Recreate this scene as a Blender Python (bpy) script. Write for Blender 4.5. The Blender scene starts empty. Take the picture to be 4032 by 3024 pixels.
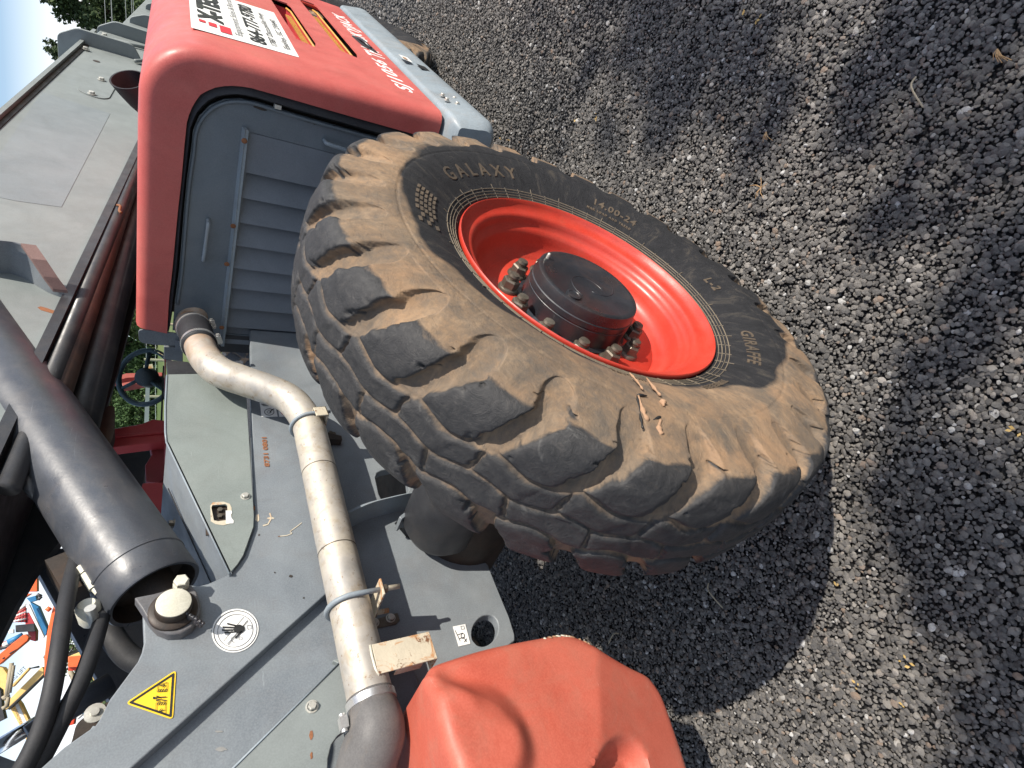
import bpy, bmesh, math, random
import numpy as np
from mathutils import Vector, Matrix
from mathutils.geometry import tessellate_polygon

random.seed(7)
RNG = np.random.default_rng(11)
SC = bpy.context.scene
COL = SC.collection
PI = math.pi
R = math.radians

# ------------------------------------------------------------------ camera
CAMZ = 1.53
FPX, CXP, CYP = 2170.0, 2016.0, 1512.0           # focal length and centre, in pixels of the 4032 px wide photograph
RWC = Matrix(((-0.39768856, -0.36826242, -0.84037289),
              (-0.64373065, 0.76464624, -0.0304462),
              (0.65380017, 0.52886568, -0.54115287)))   # world -> camera (x right, y down, z forward)
cam_data = bpy.data.cameras.new('camera')
cam_data.sensor_fit = 'HORIZONTAL'
cam_data.sensor_width = 36.0
cam_data.lens = 36.0 * FPX / 4032.0
cam_data.clip_start = 0.02
cam_data.clip_end = 2000.0
cam = bpy.data.objects.new('camera', cam_data)
COL.objects.link(cam)
rx, ry, rz = RWC[0], RWC[1], RWC[2]
m3 = Matrix(((rx[0], -ry[0], -rz[0]), (rx[1], -ry[1], -rz[1]), (rx[2], -ry[2], -rz[2])))
cam.matrix_world = Matrix.Translation((0, 0, CAMZ)) @ m3.to_4x4()
SC.camera = cam

# ------------------------------------------------------------------ light
SUN_TO = Vector((0.17, -0.93, 1.0)).normalized()    # towards the sun
sun_el = math.asin(SUN_TO.z)
sun_az = math.atan2(SUN_TO.x, SUN_TO.y)             # clockwise from +Y
world = bpy.data.worlds.new('World')
SC.world = world
world.use_nodes = True
wn = world.node_tree.nodes
wl = world.node_tree.links
wn.clear()
w_out = wn.new('ShaderNodeOutputWorld')
w_bg = wn.new('ShaderNodeBackground')
w_sky = wn.new('ShaderNodeTexSky')
w_sky.sky_type = 'NISHITA'
w_sky.sun_disc = False
w_sky.sun_elevation = sun_el
w_sky.sun_rotation = sun_az
w_sky.air_density = 1.0
w_sky.dust_density = 1.2
w_sky.ozone_density = 1.0
w_bg.inputs['Strength'].default_value = 0.13
# high streaky clouds over the whole sky
w_tc = wn.new('ShaderNodeTexCoord')
w_map = wn.new('ShaderNodeMapping')
w_map.inputs['Scale'].default_value = (1.0, 1.6, 3.2)
w_no = wn.new('ShaderNodeTexNoise')
w_no.inputs['Scale'].default_value = 3.1
w_no.inputs['Detail'].default_value = 7
w_no.inputs['Roughness'].default_value = 0.52
w_no.inputs['Distortion'].default_value = 0.35
w_cr = wn.new('ShaderNodeValToRGB')
w_cr.color_ramp.elements[0].position = 0.50
w_cr.color_ramp.elements[1].position = 0.74
w_mix = wn.new('ShaderNodeMix')
w_mix.data_type = 'RGBA'
w_mix.inputs[7].default_value = (7.4, 7.6, 7.9, 1)
wl.new(w_tc.outputs['Generated'], w_map.inputs['Vector'])
wl.new(w_map.outputs[0], w_no.inputs['Vector'])
wl.new(w_no.outputs['Fac'], w_cr.inputs[0])
# pale haze and cumulus low over the horizon, all the way round
w_sep = wn.new('ShaderNodeSeparateXYZ')
w_hz = wn.new('ShaderNodeMapRange')
w_hz.inputs[1].default_value = 0.10
w_hz.inputs[2].default_value = 0.17
w_hz.inputs[3].default_value = 0.92
w_hz.inputs[4].default_value = 0.0
w_max = wn.new('ShaderNodeMath')
w_max.operation = 'MAXIMUM'
wl.new(w_tc.outputs['Generated'], w_sep.inputs[0])
wl.new(w_sep.outputs[2], w_hz.inputs[0])
wl.new(w_cr.outputs[0], w_max.inputs[0])
wl.new(w_hz.outputs[0], w_max.inputs[1])
wl.new(w_max.outputs[0], w_mix.inputs[0])
wl.new(w_sky.outputs[0], w_mix.inputs[6])
wl.new(w_mix.outputs[2], w_bg.inputs['Color'])
wl.new(w_bg.outputs[0], w_out.inputs[0])

sun_data = bpy.data.lights.new('sun', 'SUN')
sun_data.energy = 4.8
sun_data.angle = R(0.55)
sun_data.color = (1.0, 0.93, 0.83)
sun = bpy.data.objects.new('sun', sun_data)
sun.rotation_euler = SUN_TO.to_track_quat('Z', 'Y').to_euler()
sun.location = (0, -6, 9)
COL.objects.link(sun)

SC.view_settings.view_transform = 'Standard'
SC.view_settings.look = 'None'
SC.view_settings.gamma = 1.0
SC.view_settings.use_curve_mapping = False
SC.view_settings.exposure = 0.5

# ------------------------------------------------------------------ helpers
def wray(px, py):
    c = Vector((px - CXP, py - CYP, FPX))
    return RWC.transposed() @ c

def at(px, py, ax, val):
    """world point on the plane (axis ax = val) measured from the photograph"""
    w = wray(px, py)
    t = (val - (CAMZ if ax == 2 else 0.0)) / w[ax]
    return Vector((w[0]*t, w[1]*t, w[2]*t + CAMZ))

def far(px, py, dist):
    w = wray(px, py)
    t = dist / math.hypot(w[0], w[1])
    return Vector((w[0]*t, w[1]*t, w[2]*t + CAMZ))

def obj(name, verts, faces, mat, parent=None, smooth=False, auto=None, bevel=0.0, bseg=2, mats=None, midx=None):
    me = bpy.data.meshes.new(name)
    me.from_pydata([tuple(v) for v in verts], [], [tuple(f) for f in faces])
    me.update()
    if mats:
        for m in mats: me.materials.append(m)
        if midx is not None:
            me.polygons.foreach_set('material_index', midx)
    elif mat:
        me.materials.append(mat)
    o = bpy.data.objects.new(name, me)
    COL.objects.link(o)
    if parent is not None:
        o.parent = parent
    if smooth or auto is not None:
        me.polygons.foreach_set('use_smooth', [True]*len(me.polygons))
        if auto is not None:
            me.set_sharp_from_angle(angle=R(auto))
    if bevel > 0:
        b = o.modifiers.new('bevel', 'BEVEL')
        b.width = bevel; b.segments = bseg; b.limit_method = 'ANGLE'; b.angle_limit = R(35)
        b.harden_normals = False
        me.polygons.foreach_set('use_smooth', [True]*len(me.polygons))
        me.set_sharp_from_angle(angle=R(35))
    return o

class MB:
    """collects shapes into one mesh"""
    def __init__(self): self.v = []; self.f = []
    def add(self, v, f):
        b = len(self.v); self.v += [Vector(p) for p in v]; self.f += [tuple(i+b for i in q) for q in f]
        return self
    def box(self, lo, hi, M=None):
        x0,y0,z0 = lo; x1,y1,z1 = hi
        v = [Vector(p) for p in ((x0,y0,z0),(x1,y0,z0),(x1,y1,z0),(x0,y1,z0),(x0,y0,z1),(x1,y0,z1),(x1,y1,z1),(x0,y1,z1))]
        if M is not None: v = [M @ p for p in v]
        return self.add(v, [(0,3,2,1),(4,5,6,7),(0,1,5,4),(1,2,6,5),(2,3,7,6),(3,0,4,7)])
    def prism(self, *a, **k): return self.add(*prism_vf(*a, **k))
    def tube(self, *a, **k): return self.add(*tube_vf(*a, **k))
    def lathe(self, *a, **k): return self.add(*lathe_vf(*a, **k))
    def hexnut(self, M, r, h):
        v=[]; n=6
        for z,s in ((0,1),(h*.85,1),(h,.86)):
            for i in range(n):
                a=2*PI*i/n; v.append(M@Vector((r*s*math.cos(a), r*s*math.sin(a), z)))
        f=[]
        for k in range(2):
            for i in range(n): f.append((k*n+i,k*n+(i+1)%n,(k+1)*n+(i+1)%n,(k+1)*n+i))
        f.append(tuple(range(2*n,3*n))); f.append(tuple(reversed(range(n))))
        return self.add(v,f)
    def build(self, name, mat, parent=None, **k): return obj(name, self.v, self.f, mat, parent, **k)

def cdt_tris(loops):
    from mathutils.geometry import delaunay_2d_cdt
    nrm = Vector((0,0,0)); l = loops[0]
    for i in range(len(l)): nrm += l[i].cross(l[(i+1)%len(l)])
    nrm.normalize(); x = (l[1]-l[0]).normalized(); y = nrm.cross(x)
    P2 = [[Vector((p.dot(x), p.dot(y))) for p in q] for q in loops]
    flat = [p for q in P2 for p in q]; ed = []; s = 0
    for q in P2:
        ed += [(s+i, s+(i+1)%len(q)) for i in range(len(q))]; s += len(q)
    vs, es, fs, ov, oe, of = delaunay_2d_cdt(flat, ed, [], 0, 1e-7)
    def inside(c):
        k = 0
        for q in P2:
            for i in range(len(q)):
                a, b = q[i-1], q[i]
                if (a.y > c.y) != (b.y > c.y) and c.x < (b.x-a.x)*(c.y-a.y)/(b.y-a.y)+a.x: k += 1
        return k % 2 == 1
    out = []; extra = {}
    for f in fs:
        c = (vs[f[0]]+vs[f[1]]+vs[f[2]])/3
        if inside(c):
            t = []
            for i in f:
                if ov[i]: t.append(ov[i][0])
                else:
                    if i not in extra: extra[i] = len(flat)+len(extra)
                    t.append(extra[i])
            out.append(tuple(t))
    o3 = l[0]
    x0, y0 = o3.dot(x), o3.dot(y)
    pts = [o3 + x*(vs[i].x-x0) + y*(vs[i].y-y0) for i in extra]
    return out, pts

def prism_vf(loop, d, holes=()):
    """solid from a planar outline of 3D points pushed along vector d; holes are further outlines"""
    d = Vector(d)
    loops = [[Vector(p) for p in loop]] + [[Vector(p) for p in h] for h in holes]
    tris, more = cdt_tris(loops) if holes else (tessellate_polygon(loops), [])
    flat = [p for l in loops for p in l] + more
    n = len(flat)
    v = flat + [p + d for p in flat]
    f = []
    nrm = None
    for t in tris:
        a,b,c = (flat[i] for i in t)
        cr = (b-a).cross(c-a)
        if cr.length > 1e-12:
            if cr.dot(d) > 0: t = (t[0],t[2],t[1])
            f.append(tuple(t)); f.append((t[2]+n,t[1]+n,t[0]+n))
    s = 0
    for li, l in enumerate(loops):
        m = len(l)
        ar = Vector((0,0,0))
        for i in range(m): ar += l[i].cross(l[(i+1)%m])
        flip = (ar.dot(d) < 0)
        if li > 0: flip = not flip
        for i in range(m):
            a, b = s+i, s+(i+1)%m
            f.append((a,b,b+n,a+n) if not flip else (b,a,a+n,b+n))
        s += m
    return v, f

def arc_fill(pts, rad, n=5):
    """round the corners of a 3D planar outline"""
    out = []
    m = len(pts)
    for i in range(m):
        p0, p, p1 = Vector(pts[i-1]), Vector(pts[i]), Vector(pts[(i+1)%m])
        r = rad[i] if isinstance(rad, (list, tuple)) else rad
        a = (p0-p); b = (p1-p)
        la, lb = a.length, b.length
        k = min(r, la*.48, lb*.48)
        if k < 1e-5: out.append(p); continue
        A = p + a/la*k; B = p + b/lb*k
        for j in range(n+1):
            t = j/n
            out.append(A*(1-t)**2 + p*2*t*(1-t) + B*t**2)
    return out

def smooth_path(pts, n=8, closed=False):
    P = [Vector(p) for p in pts]; out = []
    m = len(P)
    rng = range(m if closed else m-1)
    for i in rng:
        if closed: p0,p1,p2,p3 = P[i-1],P[i],P[(i+1)%m],P[(i+2)%m]
        else: p0 = P[max(i-1,0)]; p1 = P[i]; p2 = P[i+1]; p3 = P[min(i+2,m-1)]
        for j in range(n):
            t = j/n
            out.append(.5*((2*p1)+(-p0+p2)*t+(2*p0-5*p1+4*p2-p3)*t*t+(-p0+3*p1-3*p2+p3)*t**3))
    if not closed: out.append(P[-1])
    return out

def tube_vf(path, r, n=16, cap=True):
    P = [Vector(p) for p in path]
    m = len(P)
    rs = r if isinstance(r, (list, tuple)) else [r]*m
    v = []; f = []
    T0 = (P[1]-P[0]).normalized()
    up = Vector((0,0,1)) if abs(T0.z) < .9 else Vector((1,0,0))
    N = (up - T0*up.dot(T0)).normalized()
    for i in range(m):
        T = (P[min(i+1,m-1)]-P[max(i-1,0)]).normalized()
        N = (N - T*N.dot(T)).normalized(); B = T.cross(N)
        for j in range(n):
            a = 2*PI*j/n
            v.append(P[i] + (N*math.cos(a)+B*math.sin(a))*rs[i])
    for i in range(m-1):
        for j in range(n):
            f.append((i*n+j, i*n+(j+1)%n, (i+1)*n+(j+1)%n, (i+1)*n+j))
    if cap:
        f.append(tuple(reversed(range(n)))); f.append(tuple((m-1)*n+j for j in range(n)))
    return v, f

def lathe_vf(prof, M, n=48):
    """prof: (radius, height) pairs revolved round M's local z"""
    v = []; f = []
    m = len(prof)
    for (r, h) in prof:
        for j in range(n):
            a = 2*PI*j/n
            v.append(M @ Vector((r*math.cos(a), r*math.sin(a), h)))
    for i in range(m-1):
        for j in range(n):
            f.append((i*n+j, i*n+(j+1)%n, (i+1)*n+(j+1)%n, (i+1)*n+j))
    return v, f

def frame_to(p, z, x=None):
    z = Vector(z).normalized()
    x = Vector(x) if x is not None else (Vector((0,0,1)) if abs(z.z) < .9 else Vector((1,0,0)))
    x = (x - z*x.dot(z)).normalized()
    y = z.cross(x)
    return Matrix.Translation(p) @ Matrix((x,y,z)).transposed().to_4x4()

def empty(name, loc=(0,0,0), parent=None, label=None, cat=None, group=None):
    o = bpy.data.objects.new(name, None); COL.objects.link(o)
    o.location = loc
    if parent is not None: o.parent = parent
    if label: o['label'] = label
    if cat: o['category'] = cat
    if group: o['group'] = group
    return o

def tag(o, label=None, cat=None, group=None, kind=None):
    if label: o['label'] = label
    if cat: o['category'] = cat
    if group: o['group'] = group
    if kind: o['kind'] = kind
    return o

def text_mesh(s, size, shear=0.0, ext=0.0, bold=0.0, space=1.0, sx=1.0):
    c = bpy.data.curves.new('lettering', 'FONT')
    c.body = s; c.size = size; c.shear = shear; c.extrude = ext; c.offset = bold; c.space_character = space
    c.resolution_u = 3
    o = bpy.data.objects.new('lettering', c); COL.objects.link(o)
    bpy.context.view_layer.update()
    dg = bpy.context.evaluated_depsgraph_get()
    me = bpy.data.meshes.new_from_object(o.evaluated_get(dg))
    v = [Vector((p.co.x*sx, p.co.y, p.co.z)) for p in me.vertices]
    f = [tuple(p.vertices) for p in me.polygons]
    bpy.data.objects.remove(o); bpy.data.curves.remove(c); bpy.data.meshes.remove(me)
    return v, f

def text_on(name, s, origin, xdir, ydir, size, mat, parent, lift=.002, width=None, height=None, label=None, **k):
    """flat print: text laid on a plane; scaled to width/height if given"""
    v, f = text_mesh(s, size, **k)
    x = Vector(xdir).normalized(); y = Vector(ydir); y = (y - x*y.dot(x)).normalized(); n = x.cross(y)
    x0 = min(p.x for p in v); x1 = max(p.x for p in v); y0 = min(p.y for p in v); y1 = max(p.y for p in v)
    kx = width/(x1-x0) if width else 1; ky = height/(y1-y0) if height else kx
    vv = [Vector(origin) + x*(p.x-x0)*kx + y*(p.y-y0)*ky + n*(lift+p.z) for p in v]
    o = obj(name, vv, f, mat, parent)
    if label: o['label'] = label
    return o

# ------------------------------------------------------------------ materials
def mat_new(name):
    m = bpy.data.materials.new(name); m.use_nodes = True
    nt = m.node_tree; b = nt.nodes['Principled BSDF']
    return m, nt, b

def nd(nt, t, **k):
    n = nt.nodes.new(t)
    for a, v in k.items():
        if a in n.inputs: n.inputs[a].default_value = v
        else: setattr(n, a, v)
    return n

def coords(nt, scale=(1,1,1)):
    tc = nd(nt, 'ShaderNodeNewGeometry')
    mp = nd(nt, 'ShaderNodeMapping'); mp.inputs['Scale'].default_value = scale
    nt.links.new(tc.outputs['Position'], mp.inputs['Vector'])
    return mp.outputs[0]

def noise(nt, vec, scale, detail=5, rough=.55, dist=0):
    n = nd(nt, 'ShaderNodeTexNoise'); n.inputs['Scale'].default_value = scale
    n.inputs['Detail'].default_value = detail; n.inputs['Roughness'].default_value = rough
    n.inputs['Distortion'].default_value = dist
    nt.links.new(vec, n.inputs['Vector'])
    return n.outputs['Fac']

def ramp(nt, fac, stops):
    r = nd(nt, 'ShaderNodeValToRGB')
    while len(r.color_ramp.elements) < len(stops): r.color_ramp.elements.new(.5)
    for e, (p, c) in zip(r.color_ramp.elements, stops):
        e.position = p; e.color = (c, c, c, 1) if isinstance(c, (int, float)) else (*c, 1)
    nt.links.new(fac, r.inputs[0])
    return r.outputs[0]

def mixc(nt, fac, a, b, mode='MIX'):
    m = nd(nt, 'ShaderNodeMix'); m.data_type = 'RGBA'; m.blend_type = mode
    for s, v in ((m.inputs[0], fac), (m.inputs[6], a), (m.inputs[7], b)):
        if hasattr(v, 'is_linked') or hasattr(v, 'links'): nt.links.new(v, s)
        elif isinstance(v, (int, float)): s.default_value = v
        else: s.default_value = (*v, 1)
    return m.outputs[2]

def bump(nt, h, b, strength=.3, dist=.01, prev=None):
    n = nd(nt, 'ShaderNodeBump'); n.inputs['Strength'].default_value = strength; n.inputs['Distance'].default_value = dist
    nt.links.new(h, n.inputs['Height'])
    if prev is not None: nt.links.new(prev, n.inputs['Normal'])
    nt.links.new(n.outputs[0], b.inputs['Normal'])
    return n.outputs[0]

def paint(name, base, fade, dirt=(.2,.16,.12), rough=.5, rust=0.0, big=2.5, dirt_amt=.35, spec=.4, speck=None, scratch=0.0):
    """weathered paint: faded patches, dusty dirt, rust specks, fine grain"""
    m, nt, b = mat_new(name)
    v = coords(nt)
    n1 = ramp(nt, noise(nt, v, big, 6, .6, .4), [(.3, 0), (.72, 1)])
    c = mixc(nt, n1, base, fade)
    n2 = ramp(nt, noise(nt, v, 9, 8, .7, .8), [(.48, 0), (.75, dirt_amt)])
    c = mixc(nt, n2, c, dirt)
    n3 = noise(nt, v, 260, 2, .5)
    gr = ramp(nt, noise(nt, v, 4.3, 8, .68, 1.1), [(.42, 0), (.62, .30), (.80, .5)])
    c = mixc(nt, gr, c, tuple(x*.62 for x in base))
    vr = coords(nt, (5, 5, .9))
    c = mixc(nt, ramp(nt, noise(nt, vr, 3.3, 7, .7, .5), [(.56, 0), (.74, dirt_amt*.55)]), c, dirt)
    c = mixc(nt, ramp(nt, n3, [(.35, .0), (.75, .22)]), c, tuple(min(1, x*1.35+.02) for x in fade))
    if scratch:
        vs = coords(nt, (3, 3, 60))
        n5 = ramp(nt, noise(nt, vs, 3.0, 6, .7, 1.5), [(.66, 0), (.70, scratch)])
        c = mixc(nt, n5, c, tuple(min(1, x*1.4+.15) for x in fade))
    if rust:
        n4 = ramp(nt, noise(nt, v, 23, 9, .75, 1.0), [(.74-rust*.12, 0), (.765-rust*.12, 1)])
        c = mixc(nt, n4, c, (.12, .045, .02))
    if speck:
        n6 = ramp(nt, noise(nt, v, 70, 3, .6), [(.76, 0), (.80, .8)])
        c = mixc(nt, n6, c, speck)
    nt.links.new(c, b.inputs['Base Color'])
    rr = ramp(nt, noise(nt, v, 14, 5), [(.3, rough-.1), (.7, min(1, rough+.15))])
    nt.links.new(rr, b.inputs['Roughness'])
    b.inputs['Specular IOR Level'].default_value = spec
    bump(nt, noise(nt, v, 120, 4), b, .12, .002)
    return m

M = {}
M['grey'] = paint('grey_paint', (.130,.150,.170), (.235,.258,.268), (.150,.142,.140), .48, rust=.25, dirt_amt=.45, scratch=.25)
M['grey_clean'] = paint('grey_boom_paint', (.175,.197,.194), (.215,.237,.23), (.15,.165,.16), .5, big=1.2, dirt_amt=.4)
M['slate'] = paint('slate_paint', (.100,.124,.143), (.130,.154,.174), (.15,.16,.165), .42, rust=.2, dirt_amt=.2, spec=.5)
M['slat'] = paint('slat_paint', (.125,.145,.168), (.158,.177,.198), (.17,.17,.18), .45, dirt_amt=.25, spec=.5)
M['sill'] = paint('scratched_sill_paint', (.19,.23,.26), (.26,.30,.325), (.24,.19,.14), .42, rust=.3, dirt_amt=.4, scratch=.7)
M['red'] = paint('faded_red_plastic', (.44,.075,.066), (.51,.125,.105), (.38,.14,.115), .46, dirt_amt=.3, big=1.6, spec=.4)
M['red_low'] = paint('scuffed_red_counterweight', (.41,.078,.048), (.48,.130,.086), (.33,.15,.105), .48, dirt_amt=.55, big=3, speck=(.2,.12,.07), scratch=.5)
M['rimred'] = paint('glossy_red_rim', (.42,.027,.014), (.50,.042,.022), (.30,.065,.04), .40, dirt_amt=.55, big=5, spec=.6)
M['cabred'] = paint('dark_red_cab', (.42,.035,.045), (.5,.06,.06), (.35,.08,.07), .4, dirt_amt=.2)
M['black'] = paint('black_paint', (.018,.019,.022), (.045,.047,.052), (.10,.085,.07), .42, dirt_amt=.4, spec=.5, scratch=.3)
M['cyl'] = paint('black_cylinder_paint', (.030,.035,.045), (.062,.068,.080), (.13,.115,.105), .36, dirt_amt=.5, big=1.8, spec=.6, speck=(.35,.35,.35), scratch=.35)
M['hose'] = paint('hose_rubber', (.014,.015,.018), (.03,.031,.034), (.06,.055,.05), .6, dirt_amt=.3)
M['seal'] = paint('black_seal', (.012,.013,.016), (.03,.03,.034), (.05,.045,.045), .6, dirt_amt=.2)
M['dark'] = paint('greasy_dark', (.02,.018,.016), (.05,.035,.025), (.10,.05,.025), .55, dirt_amt=.5, big=8)
M['hub'] = paint('black_hub_paint', (.010,.011,.014), (.022,.024,.030), (.10,.05,.03), .34, dirt_amt=.35, big=7, spec=.7, scratch=.5)
M['nut'] = paint('corroded_nut', (.10,.085,.065), (.19,.17,.14), (.10,.06,.035), .42, rust=.4, dirt_amt=.5, big=30)
M['nut'].node_tree.nodes['Principled BSDF'].inputs['Metallic'].default_value = .6
M['bolt'] = paint('zinc_bolt', (.45,.44,.39), (.6,.59,.54), (.3,.26,.18), .38, dirt_amt=.35, big=30)
M['bolt'].node_tree.nodes['Principled BSDF'].inputs['Metallic'].default_value = .5
M['cream'] = paint('zinc_pin', (.52,.50,.40), (.62,.61,.52), (.3,.25,.16), .4, rust=.3, dirt_amt=.4, big=12)
M['rustbr'] = paint('rusty_cream_bracket', (.60,.53,.40), (.66,.62,.52), (.45,.20,.07), .6, rust=.65, dirt_amt=.9, big=9)
def rusty(name, base, r1, r2, scale=14, amt=.5):
    m, nt, b = mat_new(name)
    tc = nd(nt,'ShaderNodeTexCoord'); v = coords(nt)
    c = mixc(nt, ramp(nt, noise(nt, v, scale*.6, 6, .65, .6), [(.3,0),(.7,1)]), base, tuple(x*.78 for x in base))
    c = mixc(nt, ramp(nt, noise(nt, v, scale, 8, .72, .9), [(.60-amt*.16,0),(.66-amt*.14,.9)]), c, r1)
    c = mixc(nt, ramp(nt, noise(nt, v, scale*2.1, 8, .75, .6), [(.62-amt*.08,0),(.66-amt*.08,1)]), c, r2)
    nt.links.new(c, b.inputs['Base Color']); b.inputs['Roughness'].default_value=.65
    bump(nt, noise(nt, v, 90, 5), b, .35, .003)
    return m
M['rustbr'] = rusty('rusty_cream_bracket', (.56,.50,.38), (.42,.20,.075), (.16,.07,.03), 16, .45)
M['clamp'] = paint('bright_clamp', (.6,.6,.58), (.75,.74,.72), (.4,.35,.3), .28, dirt_amt=.2, big=20)
M['clamp'].node_tree.nodes['Principled BSDF'].inputs['Metallic'].default_value = .8
M['chrome'] = paint('chrome_rod', (.75,.76,.78), (.85,.86,.88), (.5,.5,.5), .12, dirt_amt=.1)
M['chrome'].node_tree.nodes['Principled BSDF'].inputs['Metallic'].default_value = 1
M['seal2'] = paint('dusty_elbow_rubber', (.085,.082,.082), (.14,.135,.13), (.22,.17,.12), .6, dirt_amt=.6, big=12, speck=(.3,.25,.2))
M['white'] = paint('white_print', (.72,.72,.69), (.80,.80,.77), (.55,.53,.5), .5, dirt_amt=.2)
M['ink'] = paint('black_ink', (.012,.012,.012), (.02,.02,.02), (.05,.05,.05), .5, dirt_amt=.1)
M['inkred'] = paint('red_ink', (.55,.02,.035), (.6,.03,.04), (.4,.05,.05), .5, dirt_amt=.1)
M['inkgrey'] = paint('grey_ink', (.16,.16,.16), (.22,.22,.22), (.2,.2,.2), .5, dirt_amt=.1)
M['yellow'] = paint('yellow_print', (.80,.50,.02), (.86,.56,.03), (.65,.42,.05), .42, dirt_amt=.15)
M['rust'] = paint('bare_rust', (.18,.07,.03), (.30,.13,.06), (.10,.04,.02), .8, dirt_amt=.6, big=20)
M['gold'] = paint('golden_mesh', (.55,.27,.05), (.65,.36,.08), (.3,.12,.03), .5, dirt_amt=.5)
M['mud'] = paint('dried_clay', (.30,.175,.10), (.38,.24,.15), (.18,.11,.07), .95, dirt_amt=.6, big=30)
M['wood'] = paint('grey_wood', (.28,.24,.17), (.38,.33,.24), (.2,.17,.12), .85)
M['cable'] = paint('cable_metal', (.35,.36,.36), (.45,.45,.45), (.3,.3,.3), .5)

def galv():
    m, nt, b = mat_new('tarnished_exhaust_tube')
    v = coords(nt)
    c = ramp(nt, noise(nt, v, 7, 6, .65, .6), [(.28,(.33,.32,.30)),(.5,(.49,.455,.40)),(.72,(.60,.54,.42))])
    n1 = ramp(nt, noise(nt, v, 26, 7, .7, .5), [(.5,0),(.7,.55)])
    c = mixc(nt, n1, c, (.34,.25,.14))
    g = ramp(nt, noise(nt, coords(nt,(1,1,1)), 55, 5, .75), [(.60,0),(.66,.8)])
    c = mixc(nt, g, c, (.20,.13,.08))
    # heat-browned first bend near the engine
    s = nd(nt,'ShaderNodeNewGeometry'); sep = nd(nt,'ShaderNodeSeparateXYZ'); nt.links.new(s.outputs['Position'], sep.inputs[0])
    mr = nd(nt,'ShaderNodeMapRange'); mr.inputs[1].default_value=1.60; mr.inputs[2].default_value=1.85
    nt.links.new(sep.outputs[0], mr.inputs[0])
    mm = nd(nt,'ShaderNodeMath'); mm.operation='MULTIPLY'; nt.links.new(mr.outputs[0], mm.inputs[0])
    nt.links.new(ramp(nt, noise(nt, v, 11, 5, .6, .5), [(.35,0),(.6,.85)]), mm.inputs[1])
    c = mixc(nt, mm.outputs[0], c, (.50,.24,.09))
    nt.links.new(c, b.inputs['Base Color'])
    b.inputs['Metallic'].default_value = .4
    nt.links.new(ramp(nt, noise(nt, v, 30, 4), [(.3,.42),(.7,.62)]), b.inputs['Roughness'])
    bump(nt, noise(nt, v, 45, 5), b, .12, .004)
    return m
M['galv'] = galv()

def rubber():
    m, nt, b = mat_new('dusty_tyre_rubber')
    tc = nd(nt,'ShaderNodeTexCoord')
    v = tc.outputs['Object']
    a = nd(nt,'ShaderNodeAttribute', attribute_name='lug'); lug = a.outputs['Fac']
    z = nd(nt,'ShaderNodeAttribute', attribute_name='zone'); zone = z.outputs['Fac']   # 1 on the smooth inner sidewall
    # radial streaks on the sidewall: stretch noise along the radius using the angle attribute
    u = nd(nt,'ShaderNodeAttribute', attribute_name='polar'); pv = u.outputs['Vector']
    mp = nd(nt,'ShaderNodeMapping'); mp.inputs['Scale'].default_value=(4.5,4.5,3.5); nt.links.new(pv, mp.inputs['Vector'])
    st = noise(nt, mp.outputs[0], 3.2, 8, .72, .7)
    fine = noise(nt, v, 62, 8, .75, .4)
    med = noise(nt, v, 6.5, 8, .66, .6)
    dust = ramp(nt, med, [(.28,(.075,.066,.055)),(.42,(.15,.112,.078)),(.56,(.235,.155,.092)),(.72,(.31,.205,.12))])
    dust = mixc(nt, ramp(nt, fine, [(.38,.55),(.62,0)]), dust, (.085,.078,.070))
    dust = mixc(nt, ramp(nt, st, [(.48,0),(.70,.55)]), dust, (.34,.24,.15))
    blk = ramp(nt, st, [(.32,(.008,.0085,.010)),(.54,(.017,.017,.019)),(.68,(.050,.044,.037)),(.84,(.15,.11,.072))])
    worn = ramp(nt, fine, [(.3,(.022,.022,.023)),(.55,(.037,.036,.036)),(.75,(.066,.061,.056))])
    worn = mixc(nt, ramp(nt, noise(nt, v, 17, 7, .7, .8), [(.60,0),(.72,.5)]), worn, (.16,.155,.145))
    sepn = nd(nt,'ShaderNodeSeparateXYZ'); nt.links.new(pv, sepn.inputs[0])
    ln = nd(nt,'ShaderNodeMath'); ln.operation='MULTIPLY_ADD'; nt.links.new(noise(nt, v, 21, 8, .7, .8), ln.inputs[0]); ln.inputs[1].default_value=-1.5; ln.inputs[2].default_value=.95
    la = nd(nt,'ShaderNodeMath'); la.operation='ADD'; nt.links.new(lug, la.inputs[0]); nt.links.new(ln.outputs[0], la.inputs[1])
    dust = mixc(nt, ramp(nt, noise(nt, v, 3.1, 7, .65, 1.2), [(.45,0),(.68,.6)]), dust, (.060,.054,.048))
    dust = mixc(nt, ramp(nt, noise(nt, v, 4.7, 6, .6, .9), [(.52,0),(.70,.65)]), dust, (.36,.215,.115))
    c = mixc(nt, ramp(nt, la.outputs[0], [(.40,0),(.95,1)]), dust, worn)
    zz = nd(nt,'ShaderNodeMath'); zz.operation='ADD'; nt.links.new(zone, zz.inputs[0])
    sc = nd(nt,'ShaderNodeMath'); sc.operation='MULTIPLY_ADD'; nt.links.new(noise(nt, v, 5, 6, .65, 1.0), sc.inputs[0]); sc.inputs[1].default_value=.9; sc.inputs[2].default_value=-.45
    nt.links.new(sc.outputs[0], zz.inputs[1])
    c = mixc(nt, ramp(nt, zz.outputs[0], [(.36,0),(.66,1)]), c, blk)
    nt.links.new(c, b.inputs['Base Color'])
    nt.links.new(ramp(nt, lug, [(.3,.85),(.7,.62)]), b.inputs['Roughness'])
    b.inputs['Specular IOR Level'].default_value = .35
    cr = noise(nt, v, 34, 9, .72, 1.2)
    p = bump(nt, cr, b, .55, .006)
    bump(nt, noise(nt, v, 190, 4, .6), b, .35, .0016, p)
    return m
M['rubber'] = rubber()

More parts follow.
